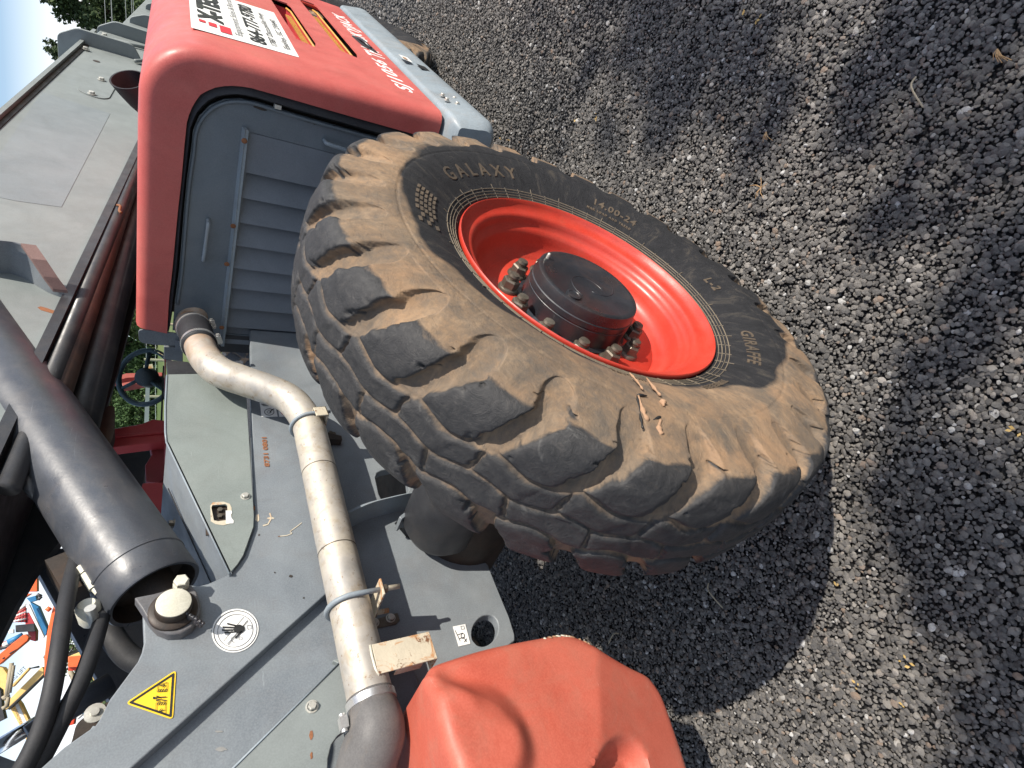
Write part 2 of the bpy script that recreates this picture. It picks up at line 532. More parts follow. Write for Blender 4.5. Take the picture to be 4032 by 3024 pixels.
def stone_mat(name, inst):
    m, nt, b = mat_new(name)
    if inst:
        oi = nd(nt,'ShaderNodeObjectInfo')
        rnd = oi.outputs['Random']
        c = ramp(nt, rnd, [(0,(.045,.044,.045)),(.30,(.095,.091,.088)),(.58,(.155,.145,.135)),(.80,(.22,.205,.185)),(.92,(.33,.305,.275)),(.955,(.27,.18,.12)),(.98,(.5,.49,.46)),(1,(.7,.69,.67))])
        tc = nd(nt,'ShaderNodeTexCoord'); v = tc.outputs['Object']
        n = noise(nt, v, 1.6, 6, .7)
        c = mixc(nt, ramp(nt, n, [(.35,.0),(.7,.6)]), c, (.20,.185,.165))
        g = nd(nt,'ShaderNodeNewGeometry')
        big = noise(nt, g.outputs['Position'], 1.7, 4, .6)
        c = mixc(nt, ramp(nt, big, [(.45,0),(.7,.35)]), c, (.14,.13,.115))
        b.inputs['Specular IOR Level'].default_value = .55
        b.inputs['Roughness'].default_value = .5
        bump(nt, noise(nt, v, 4.5, 5, .7), b, .5, .15)
    else:
        v = coords(nt)
        vo = nd(nt,'ShaderNodeTexVoronoi'); vo.inputs['Scale'].default_value = 85; vo.inputs['Randomness'].default_value = 1
        nt.links.new(v, vo.inputs['Vector'])
        sep = nd(nt,'ShaderNodeSeparateColor'); nt.links.new(vo.outputs['Color'], sep.inputs[0])
        c = ramp(nt, sep.outputs[0], [(0,(.035,.035,.037)),(.5,(.095,.09,.086)),(.8,(.17,.157,.143)),(.93,(.24,.22,.20)),(1,(.5,.49,.47))])
        c = mixc(nt, ramp(nt, vo.outputs['Distance'], [(.2,0),(.5,1)]), c, (.006,.006,.007))  # gaps between stones blackened in the colour, as their shade
        inv = ramp(nt, vo.outputs['Distance'], [(0,1),(.7,0)])
        bump(nt, inv, b, 1.0, .012)
        b.inputs['Roughness'].default_value = .65
    nt.links.new(c, b.inputs['Base Color'])
    return m
M['stone'] = stone_mat('gravel_stone', True)
M['gravelbed'] = stone_mat('gravel_bed', False)

def leafmat(name, a, b_, c_):
    m, nt, b = mat_new(name)
    v = coords(nt)
    oi = nd(nt,'ShaderNodeObjectInfo')
    c = ramp(nt, noise(nt, v, .7, 6, .7), [(.3,a),(.5,b_),(.72,c_)])
    nt.links.new(c, b.inputs['Base Color']); b.inputs['Roughness'].default_value = .7
    b.inputs['Specular IOR Level'].default_value = .25
    return m
M['leafdark'] = leafmat('pine_needles', (.022,.038,.016), (.045,.07,.026), (.085,.11,.04))
M['leafmid'] = leafmat('broadleaf', (.035,.06,.022), (.065,.10,.035), (.11,.14,.05))
M['bark'] = paint('bark', (.09,.07,.05), (.14,.11,.08), (.06,.05,.04), .9, big=8)
M['grass'] = paint('meadow_grass', (.075,.115,.03), (.12,.15,.045), (.2,.17,.08), .9, big=.4, dirt_amt=.5)

M['hoodgrey'] = paint('hood_panel_paint', (.178,.205,.193), (.222,.25,.236), (.165,.175,.16), .46, dirt_amt=.4, rust=.15, scratch=.2)
M['stain'] = paint('paint_stain', (.20,.20,.19), (.27,.27,.26), (.2,.14,.09), .6, dirt_amt=.6)
M['lugdark'] = paint('greasy_lug_paint', (.09,.09,.095), (.15,.15,.155), (.10,.07,.05), .4, dirt_amt=.6, big=10, rust=.4)
M['slatpale'] = paint('faded_boom_patch', (.165,.19,.198), (.195,.218,.225), (.15,.165,.17), .55, dirt_amt=.3)
M['rustbar'] = paint('rust_brown_flange', (.17,.11,.10), (.24,.16,.14), (.12,.06,.04), .6, dirt_amt=.5)
M['rustline'] = paint('rust_dusted_black_tube', (.035,.028,.028), (.10,.06,.045), (.16,.075,.045), .4, dirt_amt=.5, big=5)
M['swheel'] = paint('steering_wheel_plastic', (.035,.055,.07), (.06,.08,.095), (.1,.1,.1), .4, dirt_amt=.1)
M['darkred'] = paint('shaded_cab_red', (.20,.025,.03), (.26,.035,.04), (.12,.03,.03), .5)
M['orange'] = paint('orange_machine_paint', (.80,.12,.03), (.85,.16,.05), (.6,.2,.08), .4, dirt_amt=.2)
M['orangedark'] = paint('deep_orange_and_shade', (.55,.04,.015), (.6,.06,.02), (.3,.05,.03), .4, dirt_amt=.2)  # darker copy of the orange; also the shade coloured in beside the tail arm
M['blue'] = paint('blue_machine_paint', (.03,.17,.36), (.05,.22,.42), (.1,.2,.3), .4, dirt_amt=.2)
M['yellowpale'] = paint('pale_yellow_machine_paint', (.78,.50,.16), (.82,.56,.22), (.6,.42,.2), .5, dirt_amt=.2)
M['needle'] = paint('dry_needle', (.34,.20,.09), (.48,.32,.16), (.3,.16,.08), .7)
M['petal'] = paint('dry_yellow_petal', (.46,.30,.09), (.56,.40,.16), (.3,.2,.1), .7)
def glass():
    m, nt, b = mat_new('cab_glass')
    b.inputs['Base Color'].default_value=(.75,.88,.86,1); b.inputs['Roughness'].default_value=.02; b.inputs['Transmission Weight'].default_value=1.0; b.inputs['IOR'].default_value=1.05
    return m
M['glass'] = glass()

M['sootpipe'] = paint('sooty_pipe', (.010,.009,.011), (.022,.020,.022), (.05,.03,.027), .6, dirt_amt=.5, big=6, spec=.3)
# ================================================================== GROUND
g = obj('ground', [(-60,-60,.014),(14,-60,.014),(14,60,.014),(-60,60,.014)], [(0,1,2,3)], M['gravelbed']); tag(g, kind='structure')
# meadow that rises gently beyond the yard
gv=[];gf=[]
nx,ny=60,60
def hill(x,y):
    d=max(0,(x-14))
    return -.01 + 1.9*(1-math.exp(-d/26.)) + .12*math.sin(x*.21+y*.13)*min(1,d/8) + d*.004
for i in range(nx+1):
    for j in range(ny+1):
        x=14+ (i/nx)**1.7*500; y=-200+400*j/ny
        gv.append((x,y,hill(x,y)))
for i in range(nx):
    for j in range(ny):
        a=i*(ny+1)+j; gf.append((a,a+ny+1,a+ny+2,a+1))
tag(obj('grass_field', gv, gf, M['grass'], smooth=True), kind='structure')
far_yard = obj('yard_ground', [(-400,60,-.02),(14,60,-.02),(14,500,-.02),(-400,500,-.02)], [(0,1,2,3)], M['gravelbed']); tag(far_yard, kind='structure')

def stone_mesh(k):
    rr=random.Random(k)
    bm=bmesh.new(); bmesh.ops.create_icosphere(bm, subdivisions=2, radius=1)
    sx,sy,sz=rr.uniform(.8,1.25),rr.uniform(.65,1.0),rr.uniform(.45,.8)
    pl=[(Vector((rr.gauss(0,1),rr.gauss(0,1),rr.gauss(0,1))).normalized(), rr.uniform(.55,.85)) for _ in range(12)]
    for v in bm.verts:
        for n,d in pl:
            e=v.co.dot(n)-d
            if e>0: v.co-=n*e
        v.co=Vector((v.co.x*sx,v.co.y*sy,v.co.z*sz))
    me=bpy.data.meshes.new('stone'); bm.to_mesh(me); bm.free()
    me.materials.append(M['stone']); me.polygons.foreach_set('use_smooth',[True]*len(me.polygons))
    me.set_sharp_from_angle(angle=R(17))
    return me
STONES=[stone_mesh(i) for i in range(7)]

def gravel_patch(name, poly, dmin, dens, smin, smax, seed, zoff, grid=1):
    """loose stones scattered with geometry nodes: Poisson points on a sheet, instanced stones"""
    me=bpy.data.meshes.new(name); me.from_pydata([(x,y,zoff) for x,y in poly],[],[tuple(range(len(poly)))]); me.update()
    o=bpy.data.objects.new(name,me); COL.objects.link(o)
    ng=bpy.data.node_groups.new(name+'_scatter','GeometryNodeTree')
    ng.interface.new_socket('Geometry',in_out='INPUT',socket_type='NodeSocketGeometry')
    ng.interface.new_socket('Geometry',in_out='OUTPUT',socket_type='NodeSocketGeometry')
    N=ng.nodes; L=ng.links
    gi=N.new('NodeGroupInput'); go=N.new('NodeGroupOutput')
    dp=N.new('GeometryNodeDistributePointsOnFaces'); dp.distribute_method='POISSON'
    dp.inputs['Distance Min'].default_value=dmin; dp.inputs['Density Max'].default_value=dens; dp.inputs['Seed'].default_value=seed
    L.new(gi.outputs[0],dp.inputs['Mesh'])
    join=N.new('GeometryNodeJoinGeometry')
    # stone meshes enter through object-free instances: build from mesh data held by unlinked objects
    col=bpy.data.collections.new(name+'_stones')
    for k,sm in enumerate(STONES):
        so=bpy.data.objects.new('stone',sm); col.objects.link(so)
    ci=N.new('GeometryNodeCollectionInfo'); ci.inputs['Collection'].default_value=col; ci.inputs['Separate Children'].default_value=True; ci.inputs['Reset Children'].default_value=True
    ip=N.new('GeometryNodeInstanceOnPoints'); ip.inputs['Pick Instance'].default_value=True
    L.new(dp.outputs['Points'],ip.inputs['Points']); L.new(ci.outputs[0],ip.inputs['Instance'])
    rv=N.new('FunctionNodeRandomValue'); rv.data_type='FLOAT_VECTOR'; rv.inputs[0].default_value=(-.45,-.45,0); rv.inputs[1].default_value=(.45,.45,6.283)
    e2r=N.new('FunctionNodeEulerToRotation'); L.new(rv.outputs[0],e2r.inputs[0]); L.new(e2r.outputs[0],ip.inputs['Rotation'])
    rs=N.new('FunctionNodeRandomValue'); rs.data_type='FLOAT'; rs.inputs[2].default_value=0; rs.inputs[3].default_value=1; rs.inputs['Seed'].default_value=5
    pw=N.new('ShaderNodeMath'); pw.operation='POWER'; pw.inputs[1].default_value=3.0; L.new(rs.outputs[1],pw.inputs[0])
    mr=N.new('ShaderNodeMapRange'); mr.inputs[3].default_value=smin; mr.inputs[4].default_value=smax; L.new(pw.outputs[0],mr.inputs[0])
    L.new(mr.outputs[0],ip.inputs['Scale'])
    sp=N.new('GeometryNodeSetPosition'); L.new(ip.outputs[0],sp.inputs[0])
    rp=N.new('FunctionNodeRandomValue'); rp.data_type='FLOAT_VECTOR'; rp.inputs[0].default_value=(0,0,-.003); rp.inputs[1].default_value=(0,0,.004); rp.inputs['Seed'].default_value=9
    L.new(rp.outputs[0],sp.inputs['Offset'])
    L.new(sp.outputs[0],go.inputs[0])
    md=o.modifiers.new('scatter','NODES'); md.node_group=ng
    tag(o,kind='stuff')
    return o
near=[(-.75,-.9),(2.2,-.9),(2.2,3.0),(-.75,3.0)]
mid=[(2.2,-1.1),(4.6,-1.1),(4.6,3.2),(2.2,3.2)]
farp=[(4.6,-1.4),(9.0,-1.4),(9.0,3.4),(4.6,3.4)]
gravel_patch('loose_gravel',near,.0060,30000,.0046,.0118,1,.024)
gravel_patch('loose_gravel',mid,.0092,11500,.0058,.0120,2,.024)
gravel_patch('loose_gravel',farp,.018,3400,.010,.016,3,.024)
# ================================================================== TELEHANDLER
TH = empty('telehandler', (2.0, 1.65, 0), label='grey and red telehandler with black lift cylinder, parked on dark gravel', cat='telehandler')
TH.matrix_world = Matrix.Translation((2.0,1.65,0))
def P_(o):
    """parent to the telehandler, keeping world coordinates"""
    o.parent = TH; o.matrix_parent_inverse = Matrix.Translation((-2.0,-1.65,0)); return o
def part(o, label=None):
    P_(o)
    if label: o['label']=label
    return o

# ------------------------------------------------------------------ wheels
YAW = R(5.4)
NV = Vector((-math.sin(YAW), -math.cos(YAW), 0)); E1 = Vector((math.cos(YAW), -math.sin(YAW), 0)); UP = Vector((0,0,1))
WC = Vector((0.9455, 0.430, 0.666))
def wheel_matrix(c, yaw):
    n = Vector((-math.sin(yaw), -math.cos(yaw), 0)); e = Vector((math.cos(yaw), -math.sin(yaw), 0))
    return Matrix.Translation(c) @ Matrix((e, UP, n)).transposed().to_4x4()

def vnoise(x, y, seed, px=None):
    """smooth value noise on numpy arrays, periodic in x with period px cells"""
    r = np.random.default_rng(seed); G = r.random((257,257))
    xi = np.floor(x).astype(int); yi = np.floor(y).astype(int); fx = x-xi; fy = y-yi
    fx = fx*fx*(3-2*fx); fy = fy*fy*(3-2*fy)
    m = px if px else 256
    a = G[xi % m, yi % 256]; b = G[(xi+1) % m, yi % 256]; c = G[xi % m, (yi+1) % 256]; d = G[(xi+1) % m, (yi+1) % 256]
    return (a*(1-fx)+b*fx)*(1-fy)+(c*(1-fx)+d*fx)*fy

A0 = -0.115
lugL = [(0.0,.6460),(.04,.6455),(.075,.643),(.105,.638),(.125,.632),(.139,.6245),(.147,.615),(.151,.603),(.1535,.588),(.156,.57),(.159,.55),(.1615,.53),(.1635,.505),(.162,.48),(.158,.455),(.151,.43),(.142,.405),(.131,.380),(.123,.362),(.117,.350),(.112,.341),(.106,.336),(.095,.333)]
basL = [(0.0,.6360),(.04,.635),(.075,.623),(.105,.613),(.118,.606),(.127,.597),(.133,.586),(.139,.574),(.145,.560),(.151,.545),(.156,.532),(.160,.519),(.1635,.505),(.162,.48),(.158,.455),(.151,.43),(.142,.405),(.131,.380),(.123,.362),(.117,.350),(.112,.341),(.106,.336),(.095,.333)]
def tyre_mesh(name, NT, flat=True):
    lug = np.array(lugL); bas = np.array(basL)
    seg = np.hypot(np.diff(lug[:,0]), np.diff(lug[:,1])); acc = np.concatenate([[0], np.cumsum(seg)]); Ltot = acc[-1]
    # dense where the tread is, finer near the rim for the moulded rings
    nh = 150 if NT > 800 else 50
    u = np.linspace(0, 1, nh)*Ltot
    ls = np.interp(u, acc, lug[:,0]); lr = np.interp(u, acc, lug[:,1]); bs = np.interp(u, acc, bas[:,0]); br = np.interp(u, acc, bas[:,1])
    k = np.array([.25,.5,.25])
    for arr in (ls, lr, bs, br):
        for _ in range(4 if nh>100 else 1): arr[1:-1] = np.convolve(arr, k, 'same')[1:-1]
    sgn = np.concatenate([-np.ones(nh-1), np.ones(nh)]); idx = np.concatenate([np.arange(nh-1,0,-1), np.arange(nh)])
    U = u[idx]*sgn; LS = ls[idx]*sgn; LR = lr[idx]; BS = bs[idx]*sgn; BR = br[idx]
    th = np.arange(NT)/NT*360.0
    TH_, UU = np.meshgrid(th, U, indexing='ij')
    S = np.abs(UU); side = np.sign(UU)
    # wobble the pattern a little
    w1 = (vnoise(TH_/3.0, UU*60+40, 1, 120)-.5); w2 = (vnoise(TH_/1.0, UU*160+90, 2, None)-.5); w3=(vnoise(TH_/8.0, UU*20+30, 3, 45)-.5)
    pitch = 360/27.0
    Sc = np.minimum(S, .160)
    wf = np.clip((.22-S)/.06,.25,1)
    tp = TH_ - 50*Sc + (w1*1.1 + w2*.35)*wf
    # lug on the outer side occupies [122.85,130.2] modulo pitch; the inner side is shifted
    ph = np.where(side >= 0, 122.85, 122.85+4.2)
    fr = ((tp-ph) % pitch)          # degrees past the leading edge
    lead = 1.9*np.clip((.16-S)/.10,0,1)
    fr = (fr + lead) % pitch
    lw = np.where(S < .160, 7.35+lead, 7.35 - 2.2*np.clip((S-.160)/.15, 0, 1))
    off = np.where(S > .160, 1.1*np.clip((S-.160)/.15, 0, 1), 0)
    fr2 = (fr - off) % pitch
    edge = np.minimum(fr2, lw-fr2)      # >0 inside lug (deg)
    edge = np.where(fr2 > lw, -np.minimum(fr2-lw, pitch-fr2), edge)
    em = edge*PI/180*.64               # metres
    # groove ends: rounded towards the sidewall
    uend = .262 + w3*.03
    gc = pitch - lw                      # groove width deg
    x = -edge/(gc/2+1e-6)                # 0 at edge .. 1 at groove centre
    endl = uend - .055*(1-np.clip(x,0,1))**2
    inside = np.clip((endl - S)/.014, 0, 1)
    soft = np.where(S < .18, .0060, .0060+.018*np.clip((S-.18)/.1,0,1))
    gsh = np.clip(-em/soft, 0, 1); gsh = gsh*gsh*(3-2*gsh)
    floor_round = np.clip(1-(1-np.clip(x,0,1))**3,0,1)
    gsh = gsh*(.66+.34*floor_round)*inside
    # inner limit: shoulder lugs start at |s| ~ .052 with a zigzag
    zig = .054 + .008*np.cos((fr/pitch)*2*PI) + w1*.004
    inner = np.clip((S-zig+.004)/.008, 0, 1)
    g_sh = gsh*np.clip((S-(zig-.010))/.022,0,1)
    # ring groove between centre blocks and shoulder lugs
    ring = np.exp(-((S-zig)/.0052)**2)
    # centre blocks separated by thin slots
    frc = (TH_ - 50*np.minimum(S,.054)*0.4 - np.where(side>=0, 121.6, 128.4) + w2*.5 + w1*.6) % pitch
    slot = np.exp(-((np.minimum(frc, pitch-frc)*PI/180*.67)/.0048)**2)*np.clip((.058-S)/.01,0,1)
    zc = .006*np.sin(np.radians(TH_)*27)
    cent = np.exp(-((UU-zc)/.0042)**2)
    d_base = np.clip(g_sh, 0, 1)
    d_extra = .0095*np.clip(ring+slot+cent*.8, 0, 1)*np.clip(1-d_base*1.5,0,1)
    # chunks torn out of lug edges
    ch = vnoise(TH_/1.7, UU*95+11, 7, None); chunk = np.clip((ch-.80)/.1,0,1)*np.exp(-(em/.010)**2)*(S<.19)*(S>.05)
    pits = np.clip((vnoise(TH_*2.2, UU*420+5, 9, None)-.93)/.05,0,1)*.0012
    LRm = np.broadcast_to(LR, TH_.shape); LSm = np.broadcast_to(LS, TH_.shape); BRm = np.broadcast_to(BR, TH_.shape); BSm = np.broadcast_to(BS, TH_.shape)
    r = LRm + (BRm-LRm)*np.clip(d_base+chunk*.45,0,1); s = LSm + (BSm-LSm)*np.clip(d_base+chunk*.45,0,1)
    r = r - d_extra*np.clip((.17-S)/.02,0,1) - pits*(S<.17)
    # rounded bulge of worn lug tops
    topm = np.clip(em/.02,0,1)
    r = r - .0028*(1-topm)**2*(S<.17)*(1-d_base)
    # broad unevenness
    r = r + (w3*.006 + w1*.0012)*(S<.25)
    # moulded rings near the rim
    rr0 = LRm
    for rc,hh,ww in ((.345,.0016,.0011),(.352,.0016,.0011),(.3595,.0016,.0011),(.367,.0018,.0012),(.487,.0022,.0016)):
        q = hh*np.exp(-((rr0-rc)/ww)**2); s = s + np.sign(UU)*q*(-1 if rc>.47 else 1)
    tick = np.exp(-((((TH_+1.5) % 7.2)-3.6)*PI/180*.36/.0012)**2)*(rr0>.342)*(rr0<.374)
    s = s + np.sign(UU)*tick*.0018
    if flat:   # contact patch: the tyre squashes on the ground
        th_r = np.radians(TH_); y = r*np.sin(th_r); low = np.clip((-y-.645)/.05, 0, 1)
        s = s*(1+.03*np.clip((-y-.43)/.2,0,1))
    thr = np.radians(TH_)
    X = r*np.cos(thr); Y = r*np.sin(thr); Z = A0 + s
    if flat: Y = np.maximum(Y, -.6405)
    nU = len(U)
    co = np.stack([X,Y,Z],-1).reshape(-1,3)
    i = np.arange(NT)[:,None]; j = np.arange(nU-1)[None,:]
    i2 = (i+1) % NT
    F = np.stack([i*nU+j, i2*nU+j, i2*nU+j+1, i*nU+j+1], -1).reshape(-1,4)
    me = bpy.data.meshes.new(name)
    me.vertices.add(len(co)); me.vertices.foreach_set('co', co.ravel())
    me.loops.add(F.size); me.loops.foreach_set('vertex_index', F.ravel())
    me.polygons.add(len(F)); me.polygons.foreach_set('loop_start', np.arange(len(F))*4); me.polygons.foreach_set('loop_total', np.full(len(F),4))
    me.polygons.foreach_set('use_smooth', np.ones(len(F),bool))
    me.update(); me.validate()
    lugm = np.clip(1-d_base*2.2 - np.clip(d_extra/.0095,0,1)*.72 ,0,1)*np.clip((.170-S+w1*.014)/.014,0,1)
    lugm = np.maximum(lugm, chunk*.9)
    tb = np.array([-180,-155,-135,-120,-90,-60,-30,0,30,55,75,100,125,150,180.]); rb = np.array([.375,.43,.48,.53,.60,.60,.585,.555,.515,.492,.488,.455,.405,.365,.375])
    tw = ((TH_+180) % 360)-180
    zone = np.clip((np.interp(tw, tb, rb)-rr0+w3*.03+.02)/.04,0,1)*(side>0)
    for nm, arr in (('lug',lugm),('zone',zone)):
        at_ = me.attributes.new(nm,'FLOAT','POINT'); at_.data.foreach_set('value', arr.ravel().astype(np.float32))
    at_ = me.attributes.new('polar','FLOAT_VECTOR','POINT')
    at_.data.foreach_set('vector', np.stack([np.cos(thr)*1.0, np.sin(thr)*1.0+rr0*0, rr0*1.2],-1).reshape(-1).astype(np.float32))
    me.materials.append(M['rubber'])
    return me

def profile_s(r):
    """outer sidewall height (local z) at radius r"""
    rs=[p[1] for p in lugL][::-1]; ss=[p[0] for p in lugL][::-1]
    return A0 + float(np.interp(r, rs, ss))

def wheel(center, yaw, detail=True):
    W = empty('wheel'); P_(W)
    W.matrix_basis = wheel_matrix(center, yaw)
    tyre = bpy.data.objects.new('tyre', tyre_mesh('tyre', 1620 if detail else 540)); COL.objects.link(tyre); tyre.parent = W
    # rim: lip, bead flange, stepped barrel, disc
    prof = [(.333,-.020),(.336,-.008),(.3375,.000),(.3365,.004),(.3345,.0055),(.332,.004),(.329,-.003),(.323,-.011),(.314,-.016),(.306,-.018),(.300,-.020),(.296,-.025),(.2935,-.034),(.291,-.043),(.284,-.048),(.277,-.052),(.2735,-.060),(.271,-.075),(.267,-.090),(.260,-.101),(.250,-.108),(.241,-.112),(.238,-.1150),(.236,-.1152),(.233,-.1120),(.10,-.1115),(.0,-.1115)]
    MB().lathe(prof, Matrix.Identity(4), 160).build('rim', M['rimred'], W, smooth=True, auto=50)
    back = [(.335,-.190),(.29,-.188),(.27,-.17),(.262,-.12)]
    MB().lathe([(.333,-.02),(.325,-.05),(.30,-.06),(.285,-.08),(.28,-.14),(.30,-.16),(.333,-.20),(.338,-.215),(.32,-.215),(.27,-.16),(.262,-.115),(0,-.115)], Matrix.Identity(4), 96).build('rim_back', M['rimred'], W, smooth=True, auto=50)
    # hub reduction housing
    hp = [(.148,-.1115),(.149,-.108),(.143,-.105),(.139,-.103),(.1385,-.062),(.1375,-.061),(.1375,-.058),(.1383,-.057),(.1378,-.045),(.1355,-.043),(.1335,-.024),(.132,-.0185),(.128,-.0165),(.118,-.0165),(.117,-.0172),(.0,-.0172)]
    hub = MB().lathe(hp, Matrix.Identity(4), 128).build('hub', M['hub'], W, smooth=True, auto=40)
    if detail:
        # plug and raised casting marks on the hub face
        MB().lathe([(.018,-.0172),(.018,-.013),(.013,-.012),(.012,-.0135),(.007,-.0135),(.0,-.0135)], Matrix.Translation((-.062,.082,0)), 24).build('plug', M['hub'], hub, smooth=True, auto=40)
        pr=[Vector((.045*math.cos(a)*1.15-.028, .045*math.sin(a)+.015, -.0172)) for a in np.linspace(-1.5,2.2,18)]
        MB().tube(pr,.0012,6).build('casting_line', M['hub'], hub, smooth=True)
        pr=[Vector((.075*math.cos(a)+.03, .06*math.sin(a)-.02, -.0172)) for a in np.linspace(2.6,4.3,14)]
        MB().tube(pr,.0012,6).build('casting_line', M['hub'], hub, smooth=True)
        MB().lathe([(.0045,-.0172),(.0045,-.006),(.003,-.003),(0,-.003)], Matrix.Translation((.083,.083,0)), 10).build('grease_nipple', M['bolt'], hub, smooth=True)
    nut0=None
    for k in range(12):
        a = R(66+30*k)
        Mx = Matrix.Translation((.172*math.cos(a), .172*math.sin(a), -.1115)) @ Matrix.Rotation(a*1.7,4,'Z')
        if nut0 is None:
            mb = MB().lathe([(.026,0),(.026,.004),(.0235,.008),(.019,.0095)], Matrix.Identity(4), 24)
            mb.hexnut(Matrix.Translation((0,0,.007)), .0212, .024)
            mb.lathe([(.0125,.031),(.0125,.037),(.014,.039),(.012,.045),(0,.046)], Matrix.Identity(4), 16)
            nut0 = mb.build('wheel_nut', M['nut'], W, auto=35, smooth=True); nut0.matrix_local = Mx
        else:
            n_ = nut0.copy(); COL.objects.link(n_); n_.parent = W; n_.matrix_local = Mx
    return W, tyre, hub

def arc_text(W, s, theta0, r0, size, hgt=.0022, space=1.15, flip=False, mat=None, outline=False):
    """moulded lettering bent round the sidewall; reads clockwise, tops outward"""
    v, f = text_mesh(s, size, ext=hgt*.5, space=space, bold=.0006)
    vv = []
    for p in v:
        r = r0 + p.y; a = R(theta0) - p.x/(r0+size*.35)
        vv.append((r*math.cos(a), r*math.sin(a), profile_s(r) + p.z + hgt*.35))
    return obj('raised_lettering', vv, f, mat or M['rubber_letter'], W)

M['rubber_letter'] = paint('dusty_raised_letters', (.05,.04,.030), (.13,.095,.062), (.02,.019,.018), .75, dirt_amt=.6, big=6)
RW, tyre_o, hub_o = wheel(WC, YAW, True)
RW['label'] = 'rear wheel with red rim, black hub and clay-dusted tyre'
arc_text(RW, 'G A L A X Y', 46, .405, .052, space=1.05)
arc_text(RW, '14.00-24', -28, .415, .036, space=1.15)
arc_text(RW, 'L-2', -84, .415, .036, space=1.2)
arc_text(RW, 'GIRAFFE', -116, .405, .040, space=1.12)
arc_text(RW, 'MAX LOAD AND TREAD', -26, .392, .0095, space=1.5)
arc_text(RW, 'TUBELESS', -158, .380, .018, space=1.3)
arc_text(RW, 'INFLATE', 165, .375, .014, space=1.5)
M['ringdust'] = paint('dusty_bead_rings', (.09,.075,.055), (.22,.175,.12), (.03,.028,.025), .8, dirt_amt=.7, big=9)
for rc in (.3465,.3535,.3605,.3685):
    ww = .0009 if rc < .365 else .0013
    pr = [(rc-ww, profile_s(rc)), (rc-ww*.4, profile_s(rc)+.0022), (rc+ww*.4, profile_s(rc)+.0022), (rc+ww, profile_s(rc))]
    MB().lathe(pr, Matrix.Identity(4), 180).build('bead_ring', M['ringdust'], RW, smooth=True)
tk_ = None
for i in range(50):
    a = R(i*7.2+2); l0, l1 = (.342, .380) if i % 3 == 0 else (.344, .372)
    A_ = Vector((l0*math.cos(a), l0*math.sin(a), profile_s(l0)+.0016)); B_ = Vector((l1*math.cos(a), l1*math.sin(a), profile_s(l1)+.0016))
    MB().tube([A_, B_], .0011, 5).build('bead_tick', M['ringdust'], RW)
# a tractor-tyre emblem of short bars near the word mark
mb = MB()
for i in range(5):
    for j in range(7):
        a = R(66+j*3.2); r = .405+i*.010
        if (i+j) % 2 == 0 or j<5:
            z = profile_s(r)
            Mx = Matrix.Translation((r*math.cos(a), r*math.sin(a), z)) @ Matrix.Rotation(a,4,'Z')
            mb.box((-.0035,-.008,-.002),(.0035,.008,.0018), Mx)
mb.build('raised_emblem', M['rubber_letter'], RW)
# torn rubber and clay left in the gashes of the sidewall
def polar_pt(px, py, a=.055):
    w = wray(px, py); Rm = wheel_matrix(WC, YAW); inv = Rm.inverted()
    o = inv @ Vector((0,0,CAMZ)); d = (inv.to_3x3() @ w)
    t = (a - o.z)/d.z
    return o + d*t
def clay(pts, r, name='clay_lump', mat='mud'):
    pp = []
    for (x,y) in pts:
        q = polar_pt(x,y); rr = math.hypot(q.x,q.y); q = polar_pt(x,y, profile_s(min(rr,.64))); pp.append(q + Vector((0,0,.001)))
    pp = smooth_path(pp, 4)
    rs = [r*.6*(.4+1.1*random.random()) for _ in pp]; rs[0]=r*.3; rs[-1]=r*.3
    MB().tube(pp, rs, 8).build(name, M[mat], RW, smooth=True)
clay([(2478,1470),(2505,1500),(2530,1535)], .004)
clay([(2545,1490),(2575,1530),(2600,1560)], .005)
clay([(2605,1575),(2612,1600)], .008)
clay([(2512,1560),(2530,1620),(2550,1660)], .007)
clay([(2600,1655),(2592,1690),(2605,1715)], .009)
clay([(2508,1556),(2545,1560)], .004, 'gash', 'ink')
clay([(2507,1560),(2522,1650),(2530,1690)], .003, 'gash', 'ink')
clay([(2570,1655),(2600,1642)], .004, 'gash', 'ink')
FW, ft, fh = wheel(Vector((4.20, 0.475, 0.666)), 0.0, False)
FW['label'] = 'front wheel beyond the engine cover, in deep shade'
FW2 = empty('wheel'); P_(FW2); FW2.matrix_basis = wheel_matrix(Vector((4.20, 2.85, .666)), PI)
for ch in list(FW.children):
    c = ch.copy(); COL.objects.link(c); c.parent = FW2; c.matrix_local = ch.matrix_local
RW2 = empty('wheel'); P_(RW2); RW2.matrix_basis = wheel_matrix(Vector((.95, 2.9, .666)), PI)
for ch in list(FW.children):
    c = ch.copy(); COL.objects.link(c); c.parent = RW2; c.matrix_local = ch.matrix_local
# ------------------------------------------------------------------ engine pod
# section in the YZ plane: top left end, round the outer shoulder, down the outer side
def pod_outer(k):
    """k = inset"""
    pts = [(1.42,1.600-k),(1.20,1.600-k),(.90,1.600-k),(.66,1.600-k)]
    cx, cz, r = .60, 1.435, .165
    for a in np.linspace(90,180,13)[1:]:
        pts.append((cx+.0+(r-k)*math.cos(R(a))*1.05, cz+(r-k)*math.sin(R(a))))
    yo = cx-r*1.05
    for t in np.linspace(0,1,8)[1:]:
        pts.append((yo+k*1.05-(.030*t)+.0, cz-t*(cz-.700)))
    return pts
XR = 2.0
q_pix = [(655,1312),(662,1180),(677,1050),(695,850),(711,707),(722,580),(733,470),(757,410),(788,368),(835,343),(889,334),(934,334),(989,343),(1142,386),(1300,432),(1450,475),(1600,517),(1700,546),(1790,572)]
q_yz = [(p.y,p.z) for p in (at(x,y,0,XR) for x,y in q_pix)]
q_yz[-1] = (q_yz[-2][0]-.004, .700)
